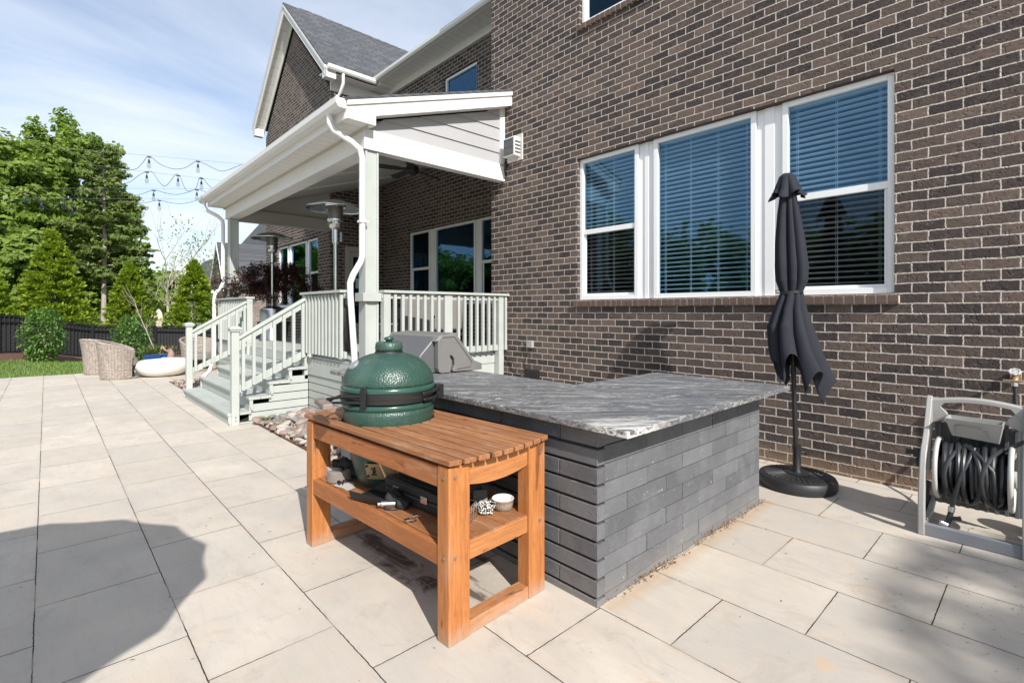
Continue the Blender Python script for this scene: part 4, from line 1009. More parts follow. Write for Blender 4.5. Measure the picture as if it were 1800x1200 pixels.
# ================================================================ THINGS ON THE LOWER SHELF
SZ=.4100
STONE=simple('fire_clay',(.20,.17,.15),.9,var=.35,nscale=18,bump=.5,bdist=.003)
STONEL=simple('fire_clay_pale',(.36,.34,.31),.9,var=.3,nscale=18,bump=.5,bdist=.003)
def arc_block(name,cx,cy,r0,r1,h,a0,a1,mat,label,tilt=0):
    x,y,_=tw(cx,cy); m=MB(); n=14; vs=[];fs=[]
    for i in range(n+1):
        a=a0+(a1-a0)*i/n
        for (r_,z) in ((r0,0),(r1,0),(r1*.93,h),(r0*1.05,h)): vs.append((x+r_*math.cos(a),y+r_*math.sin(a),SZ+z))
    for i in range(n):
        for k in range(4): fs.append((i*4+k,(i+1)*4+k,(i+1)*4+(k+1)%4,i*4+(k+1)%4))
    fs+=[(0,1,2,3),(n*4+3,n*4+2,n*4+1,n*4)]
    m.add(vs,fs); o=m.build(name,mat,bevel=.004,smooth=True); return tag(o,label,'fire clay block','fire clay blocks on the table shelf')
arc_block('clay_arch',.11,1.17,.035,.075,.062,R(170),R(350),STONE,'dark brown curved clay block nearest the shelf edge below the green cooker')
arc_block('clay_arch',.15,1.27,.03,.07,.055,R(60),R(270),STONEL,'paler grey curved clay block behind the dark brown one on the shelf')
# crumpled black grilling gloves
def crumple(name,pts,r,mat,label,cat,seed=1,group=None,res=18,amp=.25,parent=None):
    random.seed(seed); bm=bmesh.new()
    for (x,y,z,s) in pts:
        M=Matrix.Translation((x,y,z))@Matrix.Rotation(random.uniform(0,3),4,'Z')@Matrix.Diagonal((s*r*1.2,s*r*.8,s*r*.6,1)); bmesh.ops.create_icosphere(bm,subdivisions=3,radius=1,matrix=M)
    me=bpy.data.meshes.new(name); bm.to_mesh(me); bm.free(); me.materials.append(mat)
    o=bpy.data.objects.new(name,me); COL.objects.link(o)
    rm=o.modifiers.new('remesh','REMESH'); rm.mode='VOXEL'; rm.voxel_size=r*.10; rm.use_smooth_shade=True
    tx=bpy.data.textures.new(name+'_fold','CLOUDS'); tx.noise_scale=r*.8; tx.noise_depth=2
    d=o.modifiers.new('fold','DISPLACE'); d.texture=tx; d.strength=r*amp*2; d.mid_level=.5
    if parent: o.parent=parent
    return tag(o,label,cat,group)
BLKCL=simple('black_fabric',(.018,.018,.02),.8,var=.3,nscale=30,bump=.5)
g0=tw(.20,1.18); crumple('grill_gloves',[(g0[0],g0[1],SZ+.045,1),(g0[0]-.05,g0[1]+.035,SZ+.075,.8),(g0[0]+.03,g0[1]-.05,SZ+.035,.9),(g0[0]-.045,g0[1]-.02,SZ+.09,.6),(g0[0]+.0,g0[1]+.08,SZ+.04,.8)],.068,BLKCL,'crumpled black grilling gloves heaped beside the clay blocks on the shelf','gloves',3,amp=.5)
# small heap of charcoal ash
ASH=simple('ash',(.38,.36,.34),.95,var=.3,nscale=60,bump=.6,fine=300)
m=MB(); vs=[];fs=[]; ax_,ay_,_=tw(.085,1.03); n=28; rg=9
for j in range(rg):
    for k in range(n):
        a=2*math.pi*k/n; r_=j/(rg-1); rx=.045*(1+.2*math.sin(3*a)+.15*math.sin(5*a+1)); ry=.10*(1+.25*math.sin(2*a+1))
        vs.append((ax_+rx*r_*math.cos(a),ay_+ry*r_*math.sin(a)+.01,SZ+.0012+.012*(1-r_)**1.5+random.uniform(0,.004)*(1-r_)))
for j in range(rg-1):
    for k in range(n): fs.append((j*n+k,j*n+(k+1)%n,(j+1)*n+(k+1)%n,(j+1)*n+k))
m.add(vs,fs); tag(m.build('ash',ASH,smooth='all'),'pale grey heap of spilled ash on the shelf slats','ash',kind='stuff')
m=MB()
for k in range(26):
    x=ax_+random.gauss(0,.022); y=ay_+.06+random.gauss(0,.03); s=random.uniform(.003,.008)
    M=Matrix.Translation((x,y,SZ+.012))@Euler((random.random()*3,random.random()*3,0)).to_matrix().to_4x4(); m.box(-s,s,-s,s,-s*.6,s*.6,M)
tag(m.build('charcoal_crumbs',DKIRON),'black charcoal crumbs scattered over the pale ash','charcoal',kind='stuff')
# black plastic case, cast iron tray, cable with plug, clip, thermometer
cx,cy,_=tw(.30,.52)
case=empty('carry_case',(cx,cy,SZ),'black plastic tool case lying at the back of the shelf','case')
Mc=Matrix.Translation((cx,cy,SZ))@Matrix.Rotation(AT+.05,4,'Z')
m=MB(); m.box(-.14,.15,-.23,.22,.002,.06,Mc); m.build('case_bottom',BLACKP,case,bevel=.012)
m=MB(); m.box(-.14,.15,-.23,.22,.063,.105,Mc); m.box(-.10,.11,-.19,.18,.105,.110,Mc); m.build('case_lid',BLACKP,case,bevel=.012)
m=MB(); m.box(-.147,-.14,-.14,-.09,.045,.08,Mc); m.box(-.147,-.14,.09,.14,.045,.08,Mc); m.build('latch',STEEL,case,bevel=.002)
cx,cy,_=tw(.10,.74)
Mc=Matrix.Translation((cx,cy,SZ))@Matrix.Rotation(AT+.25,4,'Z')
pan=empty('tray',(cx,cy,SZ),'black cast iron tray with a raised curved side lying in front of the case','tray')
m=MB(); prof=[(-.075,.002),(.085,.002),(.10,.055),(.095,.057),(.08,.008),(-.07,.008),(-.085,.05),(-.09,.05)]
m.prism(prof,-.13,.11,'y',Mc); m.build('pan',DKIRON,pan,bevel=.003)
m=MB(); m.box(-.03,.03,-.19,-.13,.02,.028,Mc); m.tube([Mc@Vector((0,-.19,.024)),Mc@Vector((.0,-.25,.03))],.011,10); m.build('handle',DKIRON,pan,smooth=True)
cx,cy,_=tw(.075,.56)
cab=empty('charger_cable',(cx,cy,SZ),'coiled black cable with a silver plug lying on the shelf slats','cable')
m=MB(); pts=[]
for k in range(60):
    t_=k/59; a=t_*9; pts.append((cx+.05*math.cos(a)*(1-.4*t_)+.04*t_,cy+.035*math.sin(a)*(1+.5*t_)-.02+.05*t_,SZ+.006+.006*abs(math.sin(a*1.3))))
m.tube(pts,.0042,6); m.build('cord',BLACKP,cab,smooth=True)
m=MB(); m.cyl((cx-.03,cy+.04,SZ+.022),(cx+.03,cy+.0,SZ+.02),.019,16); m.cyl((cx-.045,cy+.05,SZ+.022),(cx-.03,cy+.04,SZ+.022),.012,16); m.build('plug',STEEL,cab,smooth=True,bevel=.002)
g1=tw(.12,.60); crumple('oven_mitt',[(g1[0],g1[1],SZ+.03,.9),(g1[0]+.05,g1[1]+.07,SZ+.04,.8),(g1[0]+.02,g1[1]-.07,SZ+.025,.7)],.06,BLKCL,'crumpled black mitt lying between the tray and the black case','mitt',9,amp=.5)
cx,cy,_=tw(.055,.335); m=MB()
m.tube([(cx+.012,cy+.03,SZ+.012),(cx+.02,cy+.0,SZ+.03),(cx+.016,cy-.03,SZ+.042),(cx-.0,cy-.036,SZ+.040),(cx-.008,cy-.015,SZ+.024),(cx-.012,cy+.02,SZ+.012),(cx-.016,cy+.04,SZ+.006)],.004,8); m.box(cx-.022,cx+.006,cy+.02,cy+.05,SZ+.001,SZ+.010)
tag(m.build('clip',STEELB,smooth=True),'small bent silver metal clip at the shelf edge','clip')
# digital thermometer, wire rack, striped cord and ramekin near the end of the shelf
cx,cy,_=tw(.40,.24); Mc=Matrix.Translation((cx,cy,SZ))@Matrix.Rotation(-.6,4,'Z')@Matrix.Rotation(R(52),4,'X')
dt=empty('digital_thermometer',(cx,cy,SZ),'small dark grey digital thermometer propped up behind the striped cord','thermometer')
m=MB(); m.box(-.038,.038,.004,.09,-.008,.008,Mc); m.build('body',GREYD,dt,bevel=.004)
m=MB(); m.box(-.026,.026,.05,.078,.0085,.0095,Mc); m.build('display',simple('lcd',(.11,.125,.115),.3,bump=0),dt)
m=MB(); m.cyl(Mc@Vector((0,.028,.008)),Mc@Vector((0,.028,.012)),.009,16); m.build('button',GREYP,dt)
CORDW=NT('striped_cord'); p=CORDW.obj(); w_=CORDW.n('ShaderNodeTexWave',wave_type='BANDS'); CORDW.set(w_.inputs['Vector'],p); w_.inputs['Scale'].default_value=28; w_.inputs['Distortion'].default_value=9; w_.inputs['Detail Scale'].default_value=2
CORDW=CORDW.fin(CORDW.ramp(w_.outputs['Fac'],[(.45,(.03,.03,.03)),(.55,(.75,.74,.70))]),.7)
cx,cy,_=tw(.375,.17); random.seed(5); pts=[]
for k in range(150):
    a=k*.33; pts.append((cx+.045*math.cos(a)*(.6+.4*math.sin(k*.21)),cy+.038*math.sin(a)*(.65+.35*math.cos(k*.17)),SZ+.022+.018*math.sin(k*.37)+.006))
m=MB(); m.tube(pts,.0042,6); tag(m.build('cord_bundle',CORDW,smooth=True),'tangled bundle of black and white cord beside the ramekin','cord')
cx,cy,_=tw(.25,.20); m=MB(); wr=.0022
Mc=Matrix.Translation((cx,cy,SZ))@Matrix.Rotation(.5,4,'Z')
def wire(*p): m.tube([Mc@Vector(q) for q in p],wr,6)
for s_ in (-.05,.05):
    wire((s_,-.05,.003),(s_,-.045,.075),(s_,.0,.08),(s_,.05,.06),(s_,.06,.003))
for (y,z) in ((-.05,.003),(-.045,.075),(0,.08),(.05,.06),(.06,.003),(-.048,.035)): wire((-.05,y,z),(.05,y,z))
for k in range(4): wire((-.03+.02*k,-.05,.003),(-.03+.02*k,-.045,.075))
tag(m.build('wire_rack',STEELB,smooth=True),'small bent chrome wire rack standing on the shelf','rack')
cx,cy,_=tw(.475,.155)
rk=empty('ramekin',(cx,cy,SZ),'small white ramekin with dark ribbed outside, empty, at the end of the shelf','bowl')
m=MB(); n=72; vs=[];fs=[]
prof=[(.040,.0),(.046,.004),(.052,.03),(.054,.046),(.0565,.048),(.0565,.055)]
for j,(r_,z) in enumerate(prof):
    for k in range(n):
        a=2*math.pi*k/n; q=r_+(.0014*math.sin(a*26) if 1<=j<=3 else 0); vs.append((cx+q*math.cos(a),cy+q*math.sin(a),SZ+z))
for j in range(len(prof)-1):
    for k in range(n): fs.append((j*n+k,j*n+(k+1)%n,(j+1)*n+(k+1)%n,(j+1)*n+k))
fs.append(tuple(range(n-1,-1,-1))); m.add(vs,fs)
t=NT('ribbed_glaze'); P=t.sep(t.obj()); a_=t.math('ARCTAN2',P[1],P[0]); 
RIB=simple('ribbed_glaze2',(.30,.25,.20),.4,var=.6,nscale=60,bump=.2)
m.build('ribbed_outside',RIB,rk,smooth='all')
m=MB(); m.lathe([(.0563,.055),(.0535,.0565),(.0505,.054),(.047,.012),(.040,.007),(0.0005,.006)],(cx,cy,SZ),48,cap=False); m.build('white_inside',simple('white_glaze',(.80,.78,.73),.15,var=.04,bump=0),rk,smooth='all')
# ================================================================ UMBRELLA
ux,uy=4.46,1.41
um=empty('garden_umbrella',(ux,uy,0),'closed dark grey garden umbrella tied with a strap on a black round base','umbrella')
m=MB(); m.lathe([(.275,.0),(.285,.02),(.285,.065),(.272,.088),(.245,.094),(.10,.104),(.045,.108)],(ux,uy,0),56)
bs=m.build('base',BLACKP,um,smooth=True)
m=MB()
for k in range(36):
    a=2*math.pi*k/36; M=Matrix.Translation((ux,uy,0))@Matrix.Rotation(a,4,'Z'); m.add([(.095,-.004,.1045),(.235,-.012,.0955),(.235,.0,.0955),(.095,.0,.1045),(.095,-.002,.110),(.235,-.006,.102)],[(0,1,5,4),(4,5,2,3),(1,2,5),(0,4,3)],M)
m.lathe([(.05,.107),(.09,.106),(.092,.112),(.05,.114)],(ux,uy,0),40); m.build('base_ribs',BLACKP,bs)
m=MB(); m.lathe([(.042,.10),(.040,.12),(.030,.135),(.030,.30),(.034,.30),(.034,.325),(.026,.33)],(ux,uy,0),24); m.build('pole_sleeve',BLACKM,bs,smooth=True)
kx=.7328*.034;ky=-.6804*.034
m=MB(); m.cyl((ux+kx,uy+ky,.27),(ux+kx*1.9,uy+ky*1.9,.27),.007,10); 
for dz in (-.02,.02): m.cyl((ux+kx*1.9,uy+ky*1.9,.27),(ux+kx*2.3,uy+ky*2.3,.27+dz),.008,8)
m.build('lock_knob',BLACKM,bs,smooth=True)
lean=(.055,.075) # top lean x,y
def uc(z): f=z/2.5; return (ux+lean[0]*f*.2,uy+lean[1]*f)
m=MB(); m.cyl((*uc(.1),.12),(*uc(2.5),2.50),.0185,18); m.build('pole',BLACKM,um,smooth=True)
FAB=NT('umbrella_fabric'); p=FAB.obj(); wv=FAB.noise(p,420,2,.5); FAB=FAB.fin(FAB.mix(FAB.noise(p,3,3,.5),(.016,.018,.026),(.029,.031,.042)),.85,FAB.bump(FAB.math('ADD',wv,FAB.math('MULTIPLY',FAB.noise(p,14,4,.6),2.0)),.25,.003),0,.25)
RX,RY=.7328,-.6804   # image-right direction in plan
FX,FY=-.6804,-.7328  # towards the viewer
def canopy(name,zs,nfold,hem=None,seed=0,parent=um,n=192,thick=.003):
    """zs rows: (z, halfwidth right-left, shift right, depth ratio, fold amp)"""
    rnd=random.Random(seed); ph=[rnd.uniform(0,6.28) for _ in range(8)]
    vs=[];fs=[]; 
    Z=[r[0] for r in zs]
    rows=60
    def interp(t):
        u=t*(len(zs)-1); i=min(int(u),len(zs)-2); f=u-i; f=f*f*(3-2*f)*.6+f*.4
        return [zs[i][k]*(1-f)+zs[i+1][k]*f for k in range(5)]
    for j in range(rows+1):
        t_=j/rows; z,hw,sh,dr,am=interp(t_)
        cx,cy=uc(z)
        for k in range(n):
            a=2*math.pi*k/n
            tw_=.25*math.sin(2.3*z+ph[0])
            f1=abs(math.sin((nfold*a+tw_*3)/2+ph[1])); f1=1-(1-f1)**1.25
            f2=math.sin(3*a+ph[2]+z*1.3)*.5+math.sin(5*a+ph[3]-z*2)*.3
            rr=1-am*(1-f1)+am*.35*f2
            zz_=z
            if hem and t_>.0:
                hz_=hem(a); zz_=z+hz_*(t_**2.2)
            X=hw*rr*math.cos(a)+sh; Y=hw*dr*rr*math.sin(a)
            vs.append((cx+RX*X+FX*Y,cy+RY*X+FY*Y,zz_))
    for j in range(rows):
        for k in range(n): fs.append((j*n+k,j*n+(k+1)%n,(j+1)*n+(k+1)%n,(j+1)*n+k))
    mm=MB(); mm.add(vs,fs); return mm.build(name,FAB,parent,smooth='all',solid=thick)
# angle a: 0 = image right, 90deg = towards the viewer
can=canopy('canopy',[(2.49,.035,.0,1,.05),(2.36,.060,.0,1,.25),(2.20,.085,.0,.95,.38),(1.98,.112,.005,.9,.38),(1.78,.125,.012,.9,.36),(1.66,.118,.012,.9,.38),(1.585,.090,.008,.9,.33),(1.56,.080,.006,.9,.30)],8,seed=3)
def hemf(a):
    r=math.cos(a); v=math.sin(a)
    h=-.20*(1-abs(math.sin(3.5*a+.3)))**1.4+.05
    h+= -.12*max(0,r)**1.2+ .05*max(0,-r)
    h+= .09*math.exp(-((a-2.2)/.35)**2)
    return h
canopy('canopy_skirt',[(1.575,.078,.006,.9,.28),(1.53,.092,.002,.9,.34),(1.42,.120,-.015,.85,.42),(1.26,.175,-.02,.8,.42),(1.08,.205,.01,.75,.42),(.98,.23,.04,.7,.42),(.91,.25,.065,.68,.42)],7,hem=hemf,seed=11)
canopy('top_vent',[(2.545,.008,0,1,0),(2.54,.032,0,1,.02),(2.515,.062,0,1,.06),(2.46,.085,0,1,.16),(2.40,.108,0,1,.26),(2.365,.135,0,.95,.33),(2.352,.142,0,.95,.36)],8,hem=lambda a:.028*math.cos(4*a+.5),seed=5)
m=MB(); cx,cy=uc(1.567); pts=[(cx+RX*(.085*math.cos(a)+.006)+FX*.078*math.sin(a),cy+RY*(.085*math.cos(a)+.006)+FY*.078*math.sin(a),1.567+.006*math.sin(2*a)) for a in [2*math.pi*k/28 for k in range(28)]]
m.bar(pts+[pts[0]],.003,.022); px_=pts[14]; m.tube([px_,(px_[0]-RX*.02,px_[1]-RY*.02,1.585),(px_[0]-RX*.045,px_[1]-RY*.045,1.58),(px_[0]-RX*.04,px_[1]-RY*.04,1.562),(px_[0]-RX*.01,px_[1]-RY*.01,1.56)],.004,6)
m.build('tie_strap',BLACKP,um)
# ---- a second, opened umbrella left of the camera: only its shadow is in the picture
ox,oy=-1.22,.84
ou=empty('open_umbrella',(ox-.0,oy,0),'opened round garden umbrella whose scalloped shadow falls on the patio at lower left','umbrella')
m=MB(); n=16; vs=[(ox,oy,2.62)];fs=[]
rg=[.35,.7,1.0,1.14]
for r_ in rg:
    for k in range(n*6):
        a=2*math.pi*k/(n*6)+.12; s_=abs(math.sin(a*n/2)); q=r_*(1-.035*s_*(r_/1.14)); vs.append((ox+q*math.cos(a),oy+q*math.sin(a),2.62-.50*(r_/1.14)**1.25))
q=n*6
for k in range(q): fs.append((0,1+k,1+(k+1)%q))
for j in range(3):
    for k in range(q): fs.append((1+j*q+k,1+(j+1)*q+k,1+(j+1)*q+(k+1)%q,1+j*q+(k+1)%q))
m.add(vs,fs); m.build('canopy',FAB,ou,smooth='all',solid=.003)
m=MB(); m.cyl((ox,oy,0.05),(ox,oy,2.66),.02,14); m.build('pole',BLACKM,ou,smooth=True)
m=MB(); m.lathe([(.25,0),(.26,.05),(.06,.08)],(ox,oy,0),32); m.build('base',BLACKP,ou,smooth=True)
# ================================================================ HOSE REEL
hr=empty('hose_reel_cart',(4.32,.34,0),'grey plastic hose reel cart with coiled black garden hose by the brick wall','hose reel')
def G(name,m,mat=GREYP,b=.006,p=hr,**k): return m.build(name,mat,p,bevel=b,**k)
yL,yR=.565,.10
m=MB(); m.box(4.06,4.10,yR-.03,yL+.01,.0,.075); G('front_bar',m,simple('reel_bar',(.19,.20,.22),.5,var=.1))
for y in (yL,yR):
    m=MB()
    side=[(4.05,.0),(4.045,.16),(4.07,.34),(4.13,.50),(4.17,.55),(4.20,.55),(4.16,.46),(4.115,.33),(4.095,.18),(4.10,.0)]
    m.prism(side,y-.017,y+.017,'y'); fr=G('side_frame',m,smooth=True)
    m=MB(); m.bar([(4.17,y,.52),(4.25,y,.60),(4.40,y,.835)],.03,.035,up=(1,0,0)); m.bar([(4.10,y,.05),(4.40,y,.05),(4.56,y,.11)],.03,.04); m.bar([(4.30,y,.35),(4.36,y,.60),(4.40,y,.82)],.03,.04,up=(1,0,0)); m.build('upright',GREYP,fr,bevel=.005)
    m=MB(); wy_=y+(.035 if y>.3 else -.035); m.tube([(4.55+.09*math.cos(a),wy_,.11+.09*math.sin(a)) for a in [2*math.pi*k/24 for k in range(24)]],.022,8,closed=True); m.cyl((4.55,wy_-.018,.11),(4.55,wy_+.018,.11),.078,24); m.build('wheel',BLACKP,hr,smooth=True)
# handle with long opening
m=MB(); hx=4.40
def zt(y): u=(y-yR)/(yL-yR); return .82+.03*math.sin(math.pi*u)
out_=[(yL+.025,.80)]+[(yL+.02-(yL-yR+.04)*i/16,zt(yL+.02-(yL-yR+.04)*i/16)+.0) for i in range(17)]+[(yR-.025,.80)]
inn=[(yL-.085+.0-(yL-yR-.17)*i/12,.795+.012*math.sin(math.pi*i/12)) for i in range(13)]
m.prism(out_+[(y,z-.02) for (y,z) in [(yR-.02,.80)]],hx-.022,hx+.022,'x') if False else None
top=[(yL+.02-(yL-yR+.04)*i/16) for i in range(17)]
vs=[];fs=[]
for y in top:
    z=zt(y); u=min(abs(y-yL),abs(y-yR)); th_=.035 if u>.07 else .035+(.07-u)*1.4
    for (xx,zz_) in ((hx-.024,z-th_),(hx-.024,z-.008),(hx-.012,z),(hx+.012,z),(hx+.024,z-.008),(hx+.024,z-th_)): vs.append((xx,y,zz_))
for i in range(16):
    for k in range(6): fs.append((i*6+k,i*6+(k+1)%6,(i+1)*6+(k+1)%6,(i+1)*6+k))
fs+=[tuple(range(6)),tuple(range(101,95,-1))]
m.add(vs,fs)
for s_,y in ((1,yL),(-1,yR)): m.prism([(y,.83),(y,.66),(y-s_*.03,.665),(y-s_*.09,.70),(y-s_*.09,.735),(y-s_*.06,.77),(y-s_*.05,.80)],hx-.018,hx+.012,'x')
m.box(hx-.015,hx+.01,yR+.03,yL-.03,.70,.722)
G('handle',m,smooth=True,b=.004)
# tray
m=MB(); ty0,ty1=.20,.47
f=[(ty1,.728),(ty0,.728),(ty0+.02,.60),(ty1-.035,.60)]
def loft(m,A,B):
    n=len(A); m.add(A+B,[(i,(i+1)%n,n+(i+1)%n,n+i) for i in range(n)])
bx0,bx1=4.22,4.385
outer_t=[(bx0,ty1,.728),(bx0,ty0,.722),(bx1,ty0,.722),(bx1,ty1,.728)]; outer_b=[(bx0+.045,ty1-.03,.615),(bx0+.045,ty0+.02,.60),(bx1,ty0+.02,.60),(bx1,ty1-.03,.615)]
inner_t=[(bx0+.008,ty1-.008,.728),(bx0+.008,ty0+.008,.722),(bx1-.006,ty0+.008,.722),(bx1-.006,ty1-.008,.728)]; inner_b=[(bx0+.05,ty1-.036,.62),(bx0+.05,ty0+.027,.606),(bx1-.006,ty0+.027,.606),(bx1-.006,ty1-.036,.62)]
loft(m,outer_t,outer_b); loft(m,inner_t,inner_b); loft(m,outer_t,inner_t); m.add(outer_b,[(0,1,2,3)]); m.add(inner_b,[(3,2,1,0)])
tr=G('tray',m,b=.004)
m=MB(); m.tube([(4.238,ty1-.055,.63),(4.226,ty1-.048,.685),(4.222,ty1-.075,.697),(4.222,ty0+.10,.690),(4.225,ty0+.075,.68),(4.242,ty0+.06,.625)],.0028,6); m.build('emboss',GREYD,tr)
# dark back panel slats
m=MB(); m.box(4.44,4.45,yR+.02,yL-.02,.12,.66)
for k in range(9): m.box(4.428,4.44,yR+.04+k*.046,yR+.06+k*.046,.12,.69)
G('back_panel',m,GREYD,.002)
# reel discs, drum and hose
ZC=.395; XC=4.28
RL=simple('reel_disc',(.46,.45,.43),.45,var=.05)
for y in (.505,.165):
    m=MB(); m.tube([(XC+.185*math.cos(a),y,ZC+.185*math.sin(a)) for a in [2*math.pi*k/48 for k in range(48)]],.0135,10,closed=True)
    for k in range(8):
        a=k*math.pi/4; m.bar([(XC+.04*math.cos(a),y,ZC+.04*math.sin(a)),(XC+.18*math.cos(a),y,ZC+.18*math.sin(a))],.02,.008,up=(0,1,0))
    m.cyl((XC,y-.02,ZC),(XC,y+.02,ZC),.05,20); m.build('reel_disc',RL,hr,smooth=True)
    m=MB(); m.cyl((XC,y-.004,ZC),(XC,y+.004,ZC),.165,32); m.build('disc_web',GREYD,hr)
m=MB(); m.cyl((XC,.17,ZC),(XC,.50,ZC),.075,20); m.build('drum',GREYD,hr)
random.seed(12); pts=[]; y=.19; dr_=1
for k in range(17*24):
    a=2*math.pi*k/24; t_=k/24; lay=int(t_//9)
    u=(t_%9)/9; yy=.195+(.285*u if lay==0 else .285*(1-u)); r_=.135+lay*.024+.007*math.sin(t_*1.7)+.005*math.sin(a*2+t_)
    yy+=.005*math.sin(t_*2.9+a)
    pts.append((XC+r_*math.cos(a),yy,ZC+r_*math.sin(a)-.02*(r_>.15)*abs(math.sin(t_*1.1))*(math.sin(a)<0)))
m=MB(); m.tube(pts,.0145,8); hose=m.build('hose',RUBBER,hr,smooth=True)
m=MB()
for (y0_,dy,rr_) in ((.41,-.05,.172),(.33,.04,.178),(.24,-.05,.18)):
    m.tube([(XC+rr_*math.cos(a)-.0,y0_+dy*math.sin(a*1.5),ZC+rr_*math.sin(a)-.012) for a in [R(80)+2*math.pi*k/40 for k in range(38)]],.0128,8)
m.tube([(XC-.06,.33,ZC+.165),(XC-.13,.35,ZC+.10),(XC-.172,.385,ZC),(XC-.165,.41,ZC-.12),(XC-.15,.425,ZC-.20)],.0125,10)
m.tube([(XC-.05,.36,ZC+.165),(XC-.12,.30,ZC+.13),(XC-.16,.24,ZC+.06),(XC-.172,.23,ZC-.05),(XC-.1,.24,ZC-.15)],.0125,10)
m.tube([(XC-.02,.20,ZC+.17),(XC+.03,.12,.62),(XC+.08,.03,.68)],.0125,10)
m.build('loose_loops',RUBBER,hose,smooth=True)
m=MB(); e=(XC-.15,.425,ZC-.20); m.cyl(e,(e[0]-.004,e[1]+.004,e[2]-.03),.017,14); nz=m.build('connector',STEEL,hr,smooth=True)
m=MB(); m.tube([(e[0]-.004,e[1]+.004,e[2]-.03),(e[0]-.008,e[1]+.012,e[2]-.075),(e[0]-.02,e[1]+.02,e[2]-.115)],[.014,.017,.013],12); m.tube([(e[0]-.01,e[1]+.008,e[2]-.07),(e[0]-.03,e[1]-.03,e[2]-.055),(e[0]-.03,e[1]-.045,e[2]-.05)],[.012,.012,.014],10); m.build('shutoff_valve',BLACKP,nz,smooth=True)
m=MB(); m.cyl((e[0]-.02,e[1]+.02,e[2]-.115),(e[0]-.03,e[1]+.055,e[2]-.10),.018,14); m.build('valve_knob',STEEL,nz,smooth=True,bevel=.003)
# crank on the left side
m=MB(); m.cyl((XC,.59,ZC),(XC,.62,ZC),.02,12); m.bar([(XC,.62,ZC),(XC+.09,.62,ZC+.05)],.012,.03); m.cyl((XC+.09,.62,ZC+.05),(XC+.09,.69,ZC+.05),.017,12); m.build('crank',BLACKP,hr,smooth=True)
# tap on the wall
fy=.175
tap=empty('garden_tap',(4.90,fy,.88),'brass garden tap with white wheel handle on the brick wall above the reel','tap')
m=MB(); m.cyl((5.0,fy,.95),(4.88,fy,.95),.014,14); m.tube([(4.90,fy,.95),(4.87,fy,.94),(4.855,fy,.91)],[.02,.018,.016],14); m.tube([(4.90,fy,.95),(4.872,fy,.985)],.013,12); m.box(4.97,4.995,fy-.03,fy+.03,.92,.98); m.build('body',BRASS,tap,smooth=True,bevel=.003)
m=MB(); c0=Vector((4.868,fy,.992)); nr=Vector((-.6,0,.8)).normalized(); u_=Vector((0,1,0)); v_=nr.cross(u_)
m.tube([c0+nr*.006+(u_*math.cos(a)+v_*math.sin(a))*(.027+.003*math.cos(8*a)) for a in [2*math.pi*k/48 for k in range(48)]],.0055,8,closed=True)
for k in range(4):
    a=k*math.pi/4; m.tube([c0+nr*.004-(u_*math.cos(a)+v_*math.sin(a))*.027,c0+nr*.004+(u_*math.cos(a)+v_*math.sin(a))*.027],.0042,6)
m.build('wheel_handle',simple('tap_white',(.48,.48,.46),.5),tap,smooth=True)
m=MB(); m.box(4.84,4.90,fy-.045,fy+.06,.928,.940); vs=[]; 
m.build('splitter',BRASS,tap,bevel=.004)
m=MB(); m.tube([(4.855,fy,.925),(4.855,fy,.90)],.022,14); m.build('coupling',STEELB,tap,smooth=True)
m=MB()
pts=[(4.855,fy,.90),(4.85,fy-.004,.80),(4.82,fy-.02,.70),(4.75,fy-.05,.62),(4.62,fy-.06,.52),(4.5,fy-.05,.45)]
m.tube(pts,.0115,10)
for k in range(9):
    z=.895-k*.014; m.tube([(4.8545+.0155*math.cos(a),fy-.0005*k+.0155*math.sin(a),z) for a in [2*math.pi*j/16 for j in range(16)]],.0028,6,closed=True)
m.build('braided_hose',RUBBER,tap,smooth=True)
def p3(px,py,D):
    r=(px-900)/882*D; return Vector((.7328*r+.6804*D,-.6804*r+.7328*D,1.41-(py-547)/882*D))
# ================================================================ RIVER STONES
def rock(name,seed,mat):
    rnd=random.Random(seed); bm=bmesh.new(); bmesh.ops.create_icosphere(bm,subdivisions=3,radius=1)
    ax=[Vector((rnd.gauss(0,1),rnd.gauss(0,1),rnd.gauss(0,1))).normalized() for _ in range(7)]; cut=[rnd.uniform(.62,.9) for _ in ax]
    for v in bm.verts:
        p=v.co.copy()
        for a,c in zip(ax,cut):
            d=p.dot(a)
            if d>c: p-=a*(d-c)*.8
        v.co=Vector((p.x*1.15,p.y*.85,p.z*.62))
    bmesh.ops.smooth_vert(bm,verts=bm.verts,factor=.5,use_axis_x=True,use_axis_y=True,use_axis_z=True)
    me=bpy.data.meshes.new(name); bm.to_mesh(me); bm.free(); me.materials.append(mat)
    for p in me.polygons: p.use_smooth=True
    return me
STM=[simple('river_stone_%s'%n,c,.75,var=.3,nscale=14,bump=.3,bdist=.002) for n,c in (('pink',(.27,.19,.165)),('mauve',(.20,.14,.135)),('grey',(.20,.195,.195)),('tan',(.30,.255,.215)),('pale',(.38,.345,.31)),('rust',(.19,.135,.115)))]
RK=[rock('river_stone',i,STM[i%6]) for i in range(12)]
